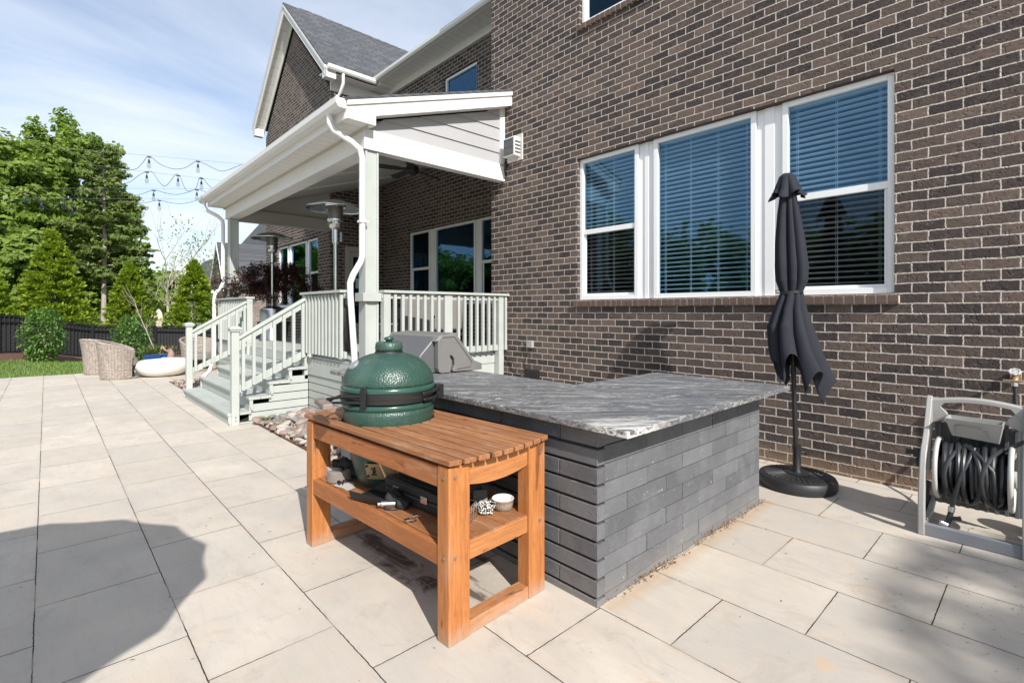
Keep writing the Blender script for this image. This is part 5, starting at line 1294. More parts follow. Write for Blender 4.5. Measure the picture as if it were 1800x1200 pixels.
def stone_bed(x0,x1,y0,y1,n,label,group,seed,rmin=.035,rmax=.075,shape=None):
    rnd=random.Random(seed); pl=[]
    tries=0
    while len(pl)<n and tries<9000:
        tries+=1
        x=rnd.uniform(x0,x1); y=rnd.uniform(y0,y1); r=rnd.uniform(rmin,rmax)*(1 if rnd.random()<.75 else 1.25)
        if shape and not shape(x,y): continue
        if any((x-a)**2+(y-b)**2<((r+c)*.72)**2 for a,b,c in pl): continue
        pl.append((x,y,r))
        o=bpy.data.objects.new('river_stone',rnd.choice(RK)); COL.objects.link(o)
        hgt=.035+.03*math.sin((y-y0)/(y1-y0)*3.14)+.05*max(0,(x-x0)/(x1-x0))
        o.location=(x,y,hgt*.6+r*.3); o.scale=(r,r,r*rnd.uniform(.7,1.0)); o.rotation_euler=(rnd.uniform(-.4,.4),rnd.uniform(-.4,.4),rnd.uniform(0,6.28))
        tag(o,label,'stone',group)
    # smaller fill below
    m=MB()
    for k in range(n*7):
        x=rnd.uniform(x0,x1); y=rnd.uniform(y0,y1); 
        if shape and not shape(x,y): continue
        r=rnd.uniform(.014,.034); M=Matrix.Translation((x,y,.012+.05*max(0,(x-x0)/(x1-x0))*rnd.random()+r*.3))@Euler((rnd.random()*3,rnd.random()*3,rnd.random()*3)).to_matrix().to_4x4()@Matrix.Diagonal((r,r*.8,r*.6,1))
        t=(1+5**.5)/2; s=1/math.sqrt(1+t*t)
        vs=[(-1,t,0),(1,t,0),(-1,-t,0),(1,-t,0),(0,-1,t),(0,1,t),(0,-1,-t),(0,1,-t),(t,0,-1),(t,0,1),(-t,0,-1),(-t,0,1)]
        fs=[(0,11,5),(0,5,1),(0,1,7),(0,7,10),(0,10,11),(1,5,9),(5,11,4),(11,10,2),(10,7,6),(7,1,8),(3,9,4),(3,4,2),(3,2,6),(3,6,8),(3,8,9),(4,9,5),(2,4,11),(6,2,10),(8,6,7),(9,8,1)]
        m.add([tuple(c*s for c in v) for v in vs],fs,M)
    tag(m.build('gravel',STM[3],smooth='all'),'small gravel filling the gaps between the river stones','gravel',kind='stuff')
stone_bed(1.95,2.60,4.5,6.88,150,'rounded river stone in the bed between the staircase and the grill counter','river stones between the staircase and the grill counter',3)
stone_bed(1.80,2.58,9.80,11.9,48,'rounded river stone in the bed beyond the far side of the staircase','river stones beyond the staircase',8,shape=lambda x,y:x>1.80+.0*(y))
m=MB(); m.box(1.925,2.62,4.42,6.89,.004,.012); m.box(1.80,2.62,9.75,12.0,.004,.012); tag(m.build('bed_soil',MUL),kind='structure')
# ---- weeds by the stones
def leaves(name,centers,mat,parent=None,label=None,cat=None,kind=None):
    V=[]
    for (x,y,z,dx,dy,dz,w_,l) in centers:
        d=Vector((dx,dy,dz)).normalized(); s=d.cross(Vector((0,0,1)))
        s=s.normalized() if s.length>1e-3 else Vector((1,0,0)); p=Vector((x,y,z)); up=s.cross(d)
        V.append([p,p+d*l*.45+s*w_/2+up*l*.05,p+d*l,p+d*l*.45-s*w_/2+up*l*.05])
    return quads(name,np.array(V,dtype=float),mat,parent)
wd=empty('weed',(2.02,6.62,0),'small bright green weed growing among the stones by the newel post','weed')
L_=[]; rnd=random.Random(2)
for k in range(70):
    a=rnd.uniform(0,6.28); cx,cy=(2.02,6.62) if k<34 else (2.03,6.22); r=rnd.uniform(0,.03); L_.append((cx+r*math.cos(a),cy+r*math.sin(a),.05,math.cos(a),math.sin(a),rnd.uniform(.2,1.1),.022,rnd.uniform(.05,.12)))
leaves('leaves',L_,LF_MIX,wd)
# ---- dry litter at the foot of the counter and flecks over the paving
rnd=random.Random(9); L_=[]
for k in range(520):
    u=rnd.random(); x=1.98+1.9*u; dens_=.25+.75*(abs(math.sin(x*4.1+1))**3); 
    if rnd.random()>dens_: continue
    y=1.462-abs(rnd.gauss(0,.018)); a=rnd.uniform(0,6.28); L_.append((x,y,rnd.uniform(.003,.03),math.cos(a),math.sin(a),rnd.uniform(-.1,.9),rnd.uniform(.004,.010),rnd.uniform(.012,.035)))
leaves('leaf_litter',L_,LF_DRY); tag(bpy.data.objects['leaf_litter'],'dry brown leaf litter along the foot of the grill counter','leaf litter',kind='stuff')
L_=[]
for k in range(420):
    x=rnd.uniform(-.6,4.8); y=rnd.uniform(-.2,5)
    if 1.85<x<3.9 and y>1.45: continue
    a=rnd.uniform(0,6.28); s=rnd.choice([.3,.5,.7,1]); L_.append((x,y,.003,math.cos(a),math.sin(a),.02,.005*s,rnd.uniform(.008,.026)*s))
for k in range(260):
    x=rnd.gauss(3.7,.5); y=rnd.gauss(.25,.25); a=rnd.uniform(0,6.28); s=rnd.choice([.3,.5,.8]); L_.append((x,y,.003,math.cos(a),math.sin(a),.02,.005*s,rnd.uniform(.008,.024)*s))
LF_FLECK=leafmat('flecks',(.05,.035,.025),(.09,.06,.04),(.16,.10,.06),.1)
leaves('plant_flecks',L_,LF_FLECK); tag(bpy.data.objects['plant_flecks'],'tiny dark seeds and flecks scattered over the paving','flecks',kind='stuff')
# ================================================================ PATIO FURNITURE
def wicker_chair(x,y,rz,label):
    t=empty('wicker_chair',(x,y,0),label,'chair','round wicker chairs on the patio',rz)
    m=MB(); n=40; a0,a1=R(-128),R(128); prof=11; vs=[];fs=[]
    for i in range(n+1):
        u=i/n; a=a0+(a1-a0)*u; s_=math.cos(a/ R(128)*math.pi/2)
        H=.56+.22*max(0,s_)**.9
        for j in range(prof):
            v=j/(prof-1); z=.03+(H-.03)*v; r_=.345+.05*v**2*(.5+.9*max(0,s_)); vs.append((-r_*math.cos(a),-r_*math.sin(a),z))
        for j in range(prof):
            v=1-j/(prof-1); z=.03+(H-.03)*v; r_=.345+.05*v**2*(.5+.9*max(0,s_))-.05; vs.append((-r_*math.cos(a),-r_*math.sin(a),z))
    q=2*prof
    for i in range(n):
        for j in range(q): fs.append((i*q+j,i*q+(j+1)%q,(i+1)*q+(j+1)%q,(i+1)*q+j))
    fs+=[tuple(range(q)),tuple(range(n*q+q-1,n*q-1,-1))]
    m.add(vs,fs); m.build('shell',WICK,t,world=False,smooth=True)
    m=MB(); pts=[(-(.395 if 0 else .345+.05*(.5+.9*max(0,math.cos(a/R(128)*math.pi/2)))-.025)*math.cos(a),-(.345+.05*(.5+.9*max(0,math.cos(a/R(128)*math.pi/2)))-.025)*math.sin(a),.56+.22*max(0,math.cos(a/R(128)*math.pi/2))**.9) for a in [a0+(a1-a0)*k/40 for k in range(41)]]
    m.tube(pts,.03,10); m.build('top_rim',WICK,t,world=False,smooth=True)
    m=MB(); m.lathe([(.30,.28),(.31,.36),(.28,.42)],(0,0,0),28); m.build('seat_cushion',CUSH,t,world=False,smooth=True)
    m=MB(); m.lathe([(.33,0),(.335,.035)],(0,0,0),32); m.build('base',WICK,t,world=False)
    return t
x,y=at(212,10.22+.35); wicker_chair(x,y,R(-10),'round wicker tub chair at the patio edge, in front of the other one')
x,y=at(181,10.9+.5); wicker_chair(x,y,R(35),'round wicker tub chair at the patio edge, partly hidden behind the nearer one')
x,y=at(350,12.0); wicker_chair(x,y,R(-75),'round wicker tub chair seen through the far stair railing')
x,y=at(286,11.0)
bt=empty('stone_table',(x,y,0),'low white pebble-shaped outdoor table with rounded sides','table')
m=MB(); n=56; vs=[];fs=[]; pr=[(.20,.0),(.32,.025),(.42,.09),(.475,.18),(.47,.26),(.42,.325),(.33,.355),(.15,.362),(.0005,.362)]
for j,(r_,z) in enumerate(pr):
    for k in range(n):
        a=2*math.pi*k/n; q=r_*(1+.05*math.cos(2*a+.4)); vs.append((x+q*math.cos(a)*1.02,y+q*math.sin(a),z*(1.06+.05*math.cos(a+1))))
for j in range(len(pr)-1):
    for k in range(n): fs.append((j*n+k,j*n+(k+1)%n,(j+1)*n+(k+1)%n,(j+1)*n+k))
fs.append(tuple(range(n-1,-1,-1))); m.add(vs,fs); o_=m.build('table_body',simple('white_stone',(.80,.77,.72),.5,var=.04,nscale=3,bump=.05),bt,smooth='all')
sb=o_.modifiers.new('sub','SUBSURF'); sb.levels=sb.render_levels=1
# blue planter with a thin bare sapling
x,y=at(276,12.3)
pt=empty('blue_planter',(x,y,0),'square blue glazed planter with a thin bare sapling and small plants','planter')
m=MB(); m.add([(x-.22,y-.22,0),(x+.22,y-.22,0),(x+.22,y+.22,0),(x-.22,y+.22,0),(x-.28,y-.28,.36),(x+.28,y-.28,.36),(x+.28,y+.28,.36),(x-.28,y+.28,.36)],[(3,2,1,0),(0,1,5,4),(1,2,6,5),(2,3,7,6),(3,0,4,7),(4,5,6,7)]); m.build('pot',simple('blue_glaze',(.012,.055,.20),.2,var=.2),pt,bevel=.02)
m=MB(); P0=p3(271,614,12.3); 
tw1=[P0,p3(262,592,12.3),p3(256,578,12.3),p3(248,560,12.3),p3(240,540,12.3),p3(236,528,12.3)]; m.tube([P0-Vector((0,0,.1))]+tw1,[.015,.013,.011,.010,.008,.006,.004],6)
rnd=random.Random(4)
for b_ in tw1[1:]:
    for k in range(3): 
        d=Vector((rnd.uniform(-1,1),rnd.uniform(-1,1),rnd.uniform(.4,1.3))).normalized(); e1=b_+d*.25; m.tube([b_,e1,e1+(d+Vector((rnd.uniform(-.5,.5),rnd.uniform(-.5,.5),.4)))*.2],[.004,.003,.0015],5)
m.build('sapling',BARKL,pt,smooth=True)
L_=[(x+rnd.gauss(0,.16),y+rnd.gauss(0,.16),rnd.uniform(.36,.5),rnd.uniform(-1,1),rnd.uniform(-1,1),rnd.uniform(.2,1.4),.03,rnd.uniform(.06,.16)) for k in range(420)]
leaves('plants',L_,LF_MIX,pt)['kind']='stuff'
# bird figure
x,y=at(297,12.2); s_=empty('bird_statue',(x,y,0),'pinkish brown long-necked bird statue beside the blue planter','statue')
m=MB(); body=[p3(299,637,12.2),p3(300,628,12.2),p3(301,621,12.2),p3(299,615,12.2),p3(298,612,12.2)]
m.tube(body,[.05,.075,.07,.045,.02],12); m.tube([p3(300,618,12.2),p3(295,617,12.15),p3(290,615,12.1),p3(287,611,12.1),p3(285.5,609.5,12.1)],[.045,.03,.022,.024,.028],10); m.tube([p3(285.5,609.5,12.1),p3(283.5,612,12.05),p3(281,615,12.05)],[.026,.015,.004],8)
m.tube([p3(298,637,12.2),(x,y,.0)],[.02,.015],8); m.tube([p3(301,637,12.2),(x+.05,y,.0)],[.02,.015],8); m.build('bird',simple('terracotta',(.33,.21,.18),.8,var=.2),s_,smooth=True)
# ================================================================ FENCE
fn=empty('metal_fence',(1.2,23.15,hz(1.2,23.15)),'black metal picket fence backed with dark mesh at the end of the lawn','fence')
FB=simple('fence_black',(.008,.008,.009),.4,var=.2,bump=0); SCR=NT('privacy_mesh'); p=SCR.pos(); SCR=SCR.fin(SCR.mix(SCR.noise(SCR.map(p,(1,1,6)),3,5,.7,1),(.014,.014,.016),(.05,.05,.053)),.9,SCR.bump(SCR.noise(SCR.map(p,(2,2,9)),6,4,.7),.8,.02))
rl=MB(); pk=MB(); sc=MB(); posts=[]
H=1.22
for a,b in zip(fence_pts,fence_pts[1:]):
    L_n=math.hypot(b[0]-a[0],b[1]-a[1]); n=int(L_n/.12); ux_,uy_=(b[0]-a[0])/L_n,(b[1]-a[1])/L_n
    def pp(s): return (a[0]+ux_*s,a[1]+uy_*s,hz(a[0]+ux_*s,a[1]+uy_*s))
    k=0; seg_n=max(1,round(L_n/2.2))
    for i in range(seg_n+1):
        q=pp(L_n*i/seg_n)
        if i>0 or a==fence_pts[0]: posts.append(q)
    for i in range(n):
        q=pp(L_n*(i+.5)/n); pk.tube([(q[0],q[1],q[2]+.06),(q[0],q[1],q[2]+H)],.009,4)
    for i in range(8):
        q=pp(L_n*i/8); r_=pp(L_n*(i+1)/8)
        for z in (.12,H-.20,H-.01): rl.bar([(q[0],q[1],q[2]+z),(r_[0],r_[1],r_[2]+z)],.03,.035)
        nx_,ny_=-uy_*.05,ux_*.05
        sc.add([(q[0]+nx_,q[1]+ny_,q[2]+.03),(r_[0]+nx_,r_[1]+ny_,r_[2]+.03),(r_[0]+nx_,r_[1]+ny_,r_[2]+H-.04),(q[0]+nx_,q[1]+ny_,q[2]+H-.04)],[(0,1,2,3)])
rl.build('rail',FB,fn); pk.build('pickets',FB,fn)['kind']='stuff'; sc.build('mesh_screen',SCR,fn,solid=.006)
for q in posts: MB().box(q[0]-.03,q[0]+.03,q[1]-.03,q[1]+.03,q[2]-.1,q[2]+H+.04).build('post',FB,fn)
# ================================================================ PLANTS
def clumpy(n,blobs,size,flat=.5,sub=26,rs=.30,asp=.6,out=.7,rng=None):
    """leaf quads gathered in sub-clumps over ellipsoids; blobs (x,y,z,rx,ry,rz)"""
    rng=rng or np.random.default_rng(1); vol=np.array([b[3]*b[4]+b[4]*b[5]+b[3]*b[5] for b in blobs]); cnt=(n*vol/vol.sum()).astype(int); Vs=[]
    for b,c in zip(blobs,cnt):
        if c<4: continue
        ns=max(4,int(sub)); d=rng.normal(size=(ns,3)); d/=np.linalg.norm(d,axis=1)[:,None]; rad=rng.uniform(.55,1.0,ns)**.6
        cen=d*rad[:,None]; sr=rng.uniform(.6,1.3,ns)*rs
        idx=rng.integers(0,ns,c); p=rng.normal(size=(c,3)); p/=np.linalg.norm(p,axis=1)[:,None]; p*=(rng.uniform(0,1,c)**.45)[:,None]; p[:,2]*=flat+.15
        P=cen[idx]+p*sr[idx][:,None]
        nrm=P*out+p*.6+rng.normal(size=(c,3))*.55+np.array([0,0,.35]); nrm/=np.linalg.norm(nrm,axis=1)[:,None]
        W=P*np.array(b[3:6])+np.array(b[:3])
        t=np.cross(nrm,rng.normal(size=(c,3))); t/=np.linalg.norm(t,axis=1)[:,None]; s=np.cross(nrm,t)
        L_=(size*rng.uniform(.6,1.35,c))[:,None]
        Vs.append(np.stack([W-t*L_,W+s*L_*asp-t*L_*.1,W+t*L_,W-s*L_*asp-t*L_*.1],1))
    return np.concatenate(Vs)
def limb_tree(m,base,top,r0,crown,nb,rnd,wob=.03):
    pts=[];n=9; b=Vector(base); t=Vector(top); H_=(t-b).length
    for i in range(n+1):
        u=i/n; pts.append(b.lerp(t,u)+Vector((rnd.uniform(-1,1),rnd.uniform(-1,1),0))*H_*wob*min(u*3,1))
    m.tube(pts,[r0*(1-.85*(i/n))+.01 for i in range(n+1)],8)
    for k in range(nb):
        u=rnd.uniform(.3,.95); q=pts[int(u*n)]; c=crown[rnd.randrange(len(crown))]; e=Vector(c[:3])+Vector((rnd.uniform(-.7,.7)*c[3],rnd.uniform(-.7,.7)*c[4],rnd.uniform(-.5,.6)*c[5]))
        mid=q.lerp(e,.5)+Vector((rnd.uniform(-.3,.3),rnd.uniform(-.3,.3),-.1*H_*.3)); rb=r0*(1-.8*u)*.5
        m.tube([q,mid,e],[rb,rb*.6,rb*.15],6)
def big_tree(px,D,top_py,wpx,label,seed,n=22000,mat=None,low=.25,size=.17):
    rnd=random.Random(seed); rng=np.random.default_rng(seed); x,y=at(px,D); g0=hz(x,y) if y<60 else -.9; zt=1.41+(547-top_py)/882*D; W=wpx/882*D/2; H_=zt-g0
    t=empty('tree',(x,y,g0-.1),label,'tree','broadleaf trees beyond the fence')
    bl=[(x,y,g0+H_*.66,W*.7,W*.7,H_*.33)]
    for k in range(11):
        a=k*2.4+rnd.random(); u=rnd.uniform(low,.88); rr=W*(.62 if u<.7 else .38)*rnd.uniform(.7,1.05); s_=W*rnd.uniform(.32,.5)
        bl.append((x+rr*math.cos(a),y+rr*math.sin(a),g0+H_*u,s_,s_,s_*rnd.uniform(.6,.85)))
    m=MB(); limb_tree(m,(x,y,g0-.3),(x+rnd.uniform(-.5,.5),y,g0+H_*.85),.28,bl,16,rnd); m.build('trunk',BARK,t,smooth=True)
    quads('crown',clumpy(n,bl,size,sub=30,rs=.32,rng=rng),mat or LF_OAK,t)
    return t
big_tree(12,30,222,190,'tall broadleaf tree at the left edge of the photo beyond the fence',1)
big_tree(78,36,222,150,'tall broadleaf tree standing right behind the tallest conifer',2,24000)
big_tree(128,39,203,165,'tallest broadleaf tree, its crown top reaching highest of the wood',3,26000)
big_tree(196,42,300,120,'shorter broadleaf tree behind the pine',6,15000)
big_tree(-70,27,260,170,'broadleaf tree standing mostly outside the left edge',7,14000)
big_tree(50,28,400,130,'low broadleaf tree between the left conifer and the tall trees',9,14000,low=.12)
big_tree(205,34,420,120,'low dark broadleaf tree behind the second conifer',14,12000,low=.12)
# pine with layered boughs
def pine(px,D,top_py,wpx,label,seed,n=20000):
    rnd=random.Random(seed); rng=np.random.default_rng(seed); x,y=at(px,D); g0=-.8; zt=1.41+(547-top_py)/882*D; H_=zt-g0; W=wpx/882*D/2
    t=empty('pine_tree',(x,y,g0),label,'pine tree'); m=MB(); m.tube([(x,y,g0),(x+.1,y,g0+H_*.5),(x,y,zt-.3)],[.15,.11,.03],8); bl=[]
    for k in range(34):
        u=.30+.68*k/34; a=k*2.4; L_=W*(1.15-u*.85)*rnd.uniform(.6,1.2)*1.25; z=g0+H_*u; e=Vector((x+L_*math.cos(a),y+L_*math.sin(a),z+rnd.uniform(-.1,.5))); m.tube([(x,y,z-.2),tuple(e)],[.05,.015],5)
        for f in (.45,.72,1.0): bl.append((x+L_*f*math.cos(a),y+L_*f*math.sin(a),z+.15*f,L_*.30,L_*.30,.26*W/3.3+.12))
    m.build('trunk',BARKL,t,smooth=True); quads('crown',clumpy(n,bl,.15,flat=.4,sub=9,rs=.5,asp=.35,rng=rng),LF_PINE,t)
pine(181,32,243,125,'tall pine with layered boughs at the right edge of the wood',4,26000)
pine(228,44,430,70,'small distant pine behind the second conifer',17,7000)
# arborvitae cones
def conifer(px,D,top_py,wpx,label,seed,n=17000):
    rnd=random.Random(seed); rng=np.random.default_rng(seed); x,y=at(px,D); g0=hz(x,y); zt=1.41+(547-top_py)/882*D; H_=zt-g0; W=wpx/882*D/2
    t=empty('conifer',(x,y,g0),label,'conifer','cone-shaped conifers behind the fence')
    m=MB(); m.tube([(x,y,g0-.1),(x,y,zt-.2)],[.10,.015],7); m.build('trunk',BARK,t,smooth=True)
    nb=420; u=rng.uniform(0,1,nb)**.8; a=rng.uniform(0,6.28,nb); R_=W*(1-u)**.75*rng.uniform(.75,1.12,nb)+.05; z=g0+.05+H_*u*.97
    c=rng.integers(0,nb,n); f=rng.uniform(0.15,1,n)**.6; ja=rng.normal(0,.09,n)+0; aa=a[c]+ja; rr=R_[c]*f; 
    px_=x+rr*np.cos(aa); py_=y+rr*np.sin(aa); pz=z[c]+.22*f*R_[c]-.12*f*f*R_[c]+rng.normal(0,.035,n)
    P=np.stack([px_,py_,pz],1); d=np.stack([np.cos(aa),np.sin(aa),rng.uniform(.2,1.1,n)],1)+rng.normal(0,.45,(n,3)); d/=np.linalg.norm(d,axis=1)[:,None]
    s=np.cross(d,np.array([0,0,1.0])+rng.normal(0,.5,(n,3))); s/=np.linalg.norm(s,axis=1)[:,None]; L_=(rng.uniform(.05,.12,n))[:,None]
    quads('foliage',np.stack([P-d*L_*.3,P+s*L_*.42+d*L_*.4,P+d*L_*1.25,P-s*L_*.42+d*L_*.4],1),LF_ARB,t)
conifer(92,18.6,404,132,'tallest cone-shaped conifer, second from the left behind the fence',1,21000)
conifer(-28,17.5,445,120,'cone-shaped conifer cut off by the left edge',2,9000)
conifer(228,21.5,462,100,'narrower cone-shaped conifer in the middle behind the fence',3,16000)
conifer(342,23.5,458,112,'bright cone-shaped conifer nearest the staircase',4,20000)
# laurels in front of the fence
def laurel(px,D,top_py,wpx,label,seed,n=1500):
    rnd=random.Random(seed); x,y=at(px,D); g0=hz(x,y)+.06; zt=1.41+(547-top_py)/882*D; H_=zt-g0; W=wpx/882*D/2
    t=empty('laurel_shrub',(x,y,g0),label,'shrub','laurel shrubs in front of the fence'); m=MB(); L_=[]
    for k in range(9):
        a=k*.7; e=(x+W*.6*math.cos(a),y+W*.6*math.sin(a),g0+H_*rnd.uniform(.6,.95)); m.tube([(x,y,g0-.1),(x+W*.3*math.cos(a),y+W*.3*math.sin(a),g0+H_*.3),e],[.02,.015,.005],5)
    m.build('stems',BARK,t)
    for k in range(n):
        u=rnd.random(); a=rnd.uniform(0,6.28); R_=W*(.55+.5*math.sin(math.pi*min(u*1.1,1))**.6)*(1+.22*math.sin(5*a+u*9)); f=rnd.uniform(.35,1)**.5
        L_.append((x+R_*f*math.cos(a),y+R_*f*math.sin(a),g0+.03+H_*u,math.cos(a)+rnd.gauss(0,.6),math.sin(a)+rnd.gauss(0,.6),rnd.gauss(-.1,.7),.045,rnd.uniform(.07,.14)))
    leaves('foliage',L_,LF_LAUR,t)
laurel(76,14.3,546,54,'glossy laurel shrub in front of the fence, left one',1,3400)
laurel(233,14.6,558,50,'glossy laurel shrub in front of the fence, behind the nearer wicker chair and white table',2,3000)
# bare trees
def bare(px,D,top_py,lean,label,seed,leafy=0):
    rnd=random.Random(seed); x,y=at(px,D); g0=-.9; zt=1.41+(547-top_py)/882*D; t=empty('bare_tree',(x,y,g0),label,'tree','thin bare trees in the distance'); m=MB(); tips=[]
    rt=Vector((.7328,-.6804,0))
    def rec(p,d,L_,r,dep):
        n=4; pts=[p]; q=p
        for i in range(n): d=(d+Vector((rnd.gauss(0,.10),rnd.gauss(0,.10),rnd.uniform(0,.09)))).normalized(); q=q+d*L_/n; pts.append(q)
        m.tube(pts,[r*(1-.45*i/n) for i in range(n+1)],5 if dep>1 else 7,cap=False)
        if dep>=5 or r<.004: tips.append(q); return
        for k in range(rnd.choice([2,3,3]) if dep else 4):
            nd=(d+Vector((rnd.gauss(0,.5),rnd.gauss(0,.5),rnd.uniform(-.05,.4)))).normalized(); rec(pts[rnd.choice([2,3,4])] if k else q,nd,L_*rnd.uniform(.55,.8),r*rnd.uniform(.36,.55),dep+1)
    H_=zt-g0; rec(Vector((x,y,g0)),(Vector((0,0,1))+rt*lean).normalized(),H_*.48,.115,0); m.build('trunk',BARKL,t,smooth=True)
    if leafy:
        L_=[]
        for q in tips:
            for k in range(leafy): L_.append((q.x+rnd.gauss(0,.25),q.y+rnd.gauss(0,.25),q.z+rnd.gauss(0,.2),rnd.gauss(0,1),rnd.gauss(0,1),rnd.gauss(0,1),.09,.16))
        leaves('leaves',L_,LF_OAK,t)
bare(299,33,392,-.10,'thin bare tree, the taller of the two pale ones in the distance',21)
bare(303,30,430,.22,'thin pale tree leaning right with a few leaves',35,3)
# distant woods
rng=np.random.default_rng(40); bl=[]
for k in range(46):
    px=-900+k*31; D=62+rng.uniform(-6,10); x,y=at(px,D); h=rng.uniform(4.5,7) if px>235 else 11
    s=rng.uniform(3,4.6); bl.append((x,y,h*.45,s,s,h*.6))
quadw=clumpy(62000,bl,.34,sub=40,rs=.36,rng=rng)
tag(quads('distant_wood',quadw,LF_OAK),'hazy far wood closing the view behind the conifers','wood',kind='stuff')
bl=[]
for k in range(30):
    u=k/29; x=-29+rng.uniform(-3,3)+u*6; y=-6+u*66; h=rng.uniform(7,9.5); s=rng.uniform(3,4.2); bl.append((x,y,h*.42,s,s,h*.58))
tag(quads('woodland_edge',clumpy(60000,bl,.30,sub=36,rs=.36,rng=rng),LF_OAK),'wood edge across the lawn, seen as a dark reflection in the windows','wood',kind='stuff')
# closed beige umbrellas beyond the fence
for px,lb in ((263,'closed beige umbrella beyond the fence, left and farther one of the pair'),(279,'closed beige umbrella beyond the fence, right one of the pair')):
    D=26 if px<270 else 24; x,y=at(px,D); b=p3(px,590,D).z; t_=p3(px,543,D).z; o=empty('beige_umbrella',(x,y,b-1.2),lb,'umbrella','closed beige umbrellas beyond the fence')
    m=MB(); n=24; vs=[];fs=[]; pr=[(.02,1),(.09,.9),(.17,.62),(.19,.55),(.10,.42),(.13,.3),(.17,.0)]
    for j,(r_,u) in enumerate(pr):
        for k in range(n): a=2*math.pi*k/n; q=r_*(1+.16*math.sin(6*a)); vs.append((x+q*math.cos(a)*1.2,y+q*math.sin(a)*1.2,b+(t_-b)*u))
    for j in range(len(pr)-1):
        for k in range(n): fs.append((j*n+k,j*n+(k+1)%n,(j+1)*n+(k+1)%n,(j+1)*n+k))
    m.add(vs,fs); m.build('canopy',simple('beige_fabric%d'%px,(.62,.53,.42),.9,var=.15,nscale=5),o,smooth='all'); m=MB(); m.cyl((x,y,b-1.2),(x,y,t_+.03),.025,8); m.build('pole',BLACKM,o)
# ================================================================ NEIGHBOURING HOUSE
nb=empty('neighbour_house',(12,50,-.6),'neighbouring house with grey shingle roofs beyond the conifers, seen left of and through the porch','house')
SHN=shingles('shingles_neighbour','y',1.3); BN=brick_mat('neighbour_brick','x',stops=[(0,(.16,.12,.11)),(1,(.34,.27,.24))])
m=MB(); m.box(9.75,16,41.2,45.1,-.8,3.5); m.prism([(41.2,3.5),(45.1,3.5),(43.15,6.3)],9.75,9.9,'x'); m.build('wall',BN,nb)
m=MB()
for ya in (40.85,45.45): m.add([(9.45,ya,3.1),(20,ya,3.1),(20,43.15,6.67),(9.45,43.15,6.67),(9.45,ya,3.0),(20,ya,3.0),(20,43.15,6.57),(9.45,43.15,6.57)],[(0,1,2,3),(7,6,5,4),(0,3,7,4),(0,4,5,1)])
m.build('roof',SHN,nb)
m=MB(); rake(m,9.40,9.45,40.85,3.1,43.15,6.67,0,.25); rake(m,9.40,9.45,45.45,3.1,43.15,6.67,0,.25); m.box(9.4,9.7,45.1,45.5,2.85,3.1); m.build('rake_board',WHITE,nb)
m=MB(); m.box(12.2,24,46,70,-.8,4.2); m.build('wall',simple('white_siding',(.62,.62,.62),.7),nb)
m=MB(); m.add([(11.6,45.5,4.0),(17.5,45.5,11.6),(17.5,58,11.6),(11.6,58,4.0)],[(0,1,2,3)]); m.add([(11.6,58.01,3.8),(14.5,58.01,7.6),(14.5,72,7.6),(11.6,72,3.8)],[(0,1,2,3)]); m.add([(17.5,45.5,11.6),(24,45.5,4.0),(24,58,4.0),(17.5,58,11.6)],[(0,1,2,3)]); m.build('roof',SHN,nb,solid=.12)
# ================================================================ STRING LIGHTS
def strand(D,cab,wire_,bulbs,label,left=None):
    a=p3(*cab[0],D); t=empty('string_light',(a.x,a.y,a.z),label,'string light','string lights over the patio')
    # smooth the cable through its points
    P=[p3(px,py,D) for px,py in cab]; pts=[]
    for i in range(len(P)-1):
        p0=P[max(i-1,0)];p1=P[i];p2=P[i+1];p3_=P[min(i+2,len(P)-1)]
        for k in range(8):
            u=k/8; pts.append(.5*((2*p1)+(p2-p0)*u+(2*p0-5*p1+4*p2-p3_)*u*u+(-p0+3*p1-3*p2+p3_)*u**3))
    pts.append(P[-1]); m=MB(); m.tube(pts,.0045,5); m.build('cable',BLACKP,t,smooth=True)
    if wire_: m=MB(); m.tube([p3(*wire_[0],D),p3(*wire_[1],D)],.0025,4); m.build('support_wire',simple('wire_grey',(.15,.15,.15),.5,bump=0) if 'wire_grey' not in bpy.data.materials else bpy.data.materials['wire_grey'],t)
    for px,py in bulbs:
        c=p3(px,py,D); b=empty('bulb',(c.x-a.x,c.y-a.y,c.z-a.z)); b.parent=t
        m=MB(); m.box(-.035,.035,-.008,.008,-.01,.012); m.cyl((0,0,0),(0,0,-.05),.005,6); m.lathe([(.010,-.05),(.016,-.06),(.020,-.10),(.021,-.115)],(0,0,0),10); s_=m.build('socket',BLACKP,b,world=False)
        m=MB(); m.lathe([(.016,-.115),(.028,-.145),(.034,-.175),(.028,-.205),(.012,-.22)],(0,0,0),12); m.build('glass',BULBG,b,world=False,smooth='all')
strand(9.7,[(60,250),(140,275),(190,300),(235,298),(249,288),(262,275),(282,289),(305,297),(325,295),(340,286),(348,283),(362,289),(385,300),(400,299),(425,289)],((60,255),(432,289)),[(262,276),(348,284)],'string light strand hanging highest above the patio')
strand(10.1,[(130,335),(180,333),(225,321),(243,309),(257,302),(268,303),(280,320),(290,327),(300,318),(308,307),(316,309),(322,324),(328,335),(338,335),(345,330),(350,314),(356,313),(366,325),(376,334)],((120,285),(400,319)),[(258,303),(313,309),(354,314)],'string light strand with deep loops, second from the top')
strand(10.5,[(-20,335),(8,332),(48,338),(75,356),(100,357),(135,341),(170,336),(205,338),(235,343),(252,340),(270,334),(290,339),(310,342),(330,338),(346,333),(366,339)],((-20,330),(385,332)),[(46,339),(112,350),(270,335),(346,334)],'string light strand third from the top, passing in front of the trees')
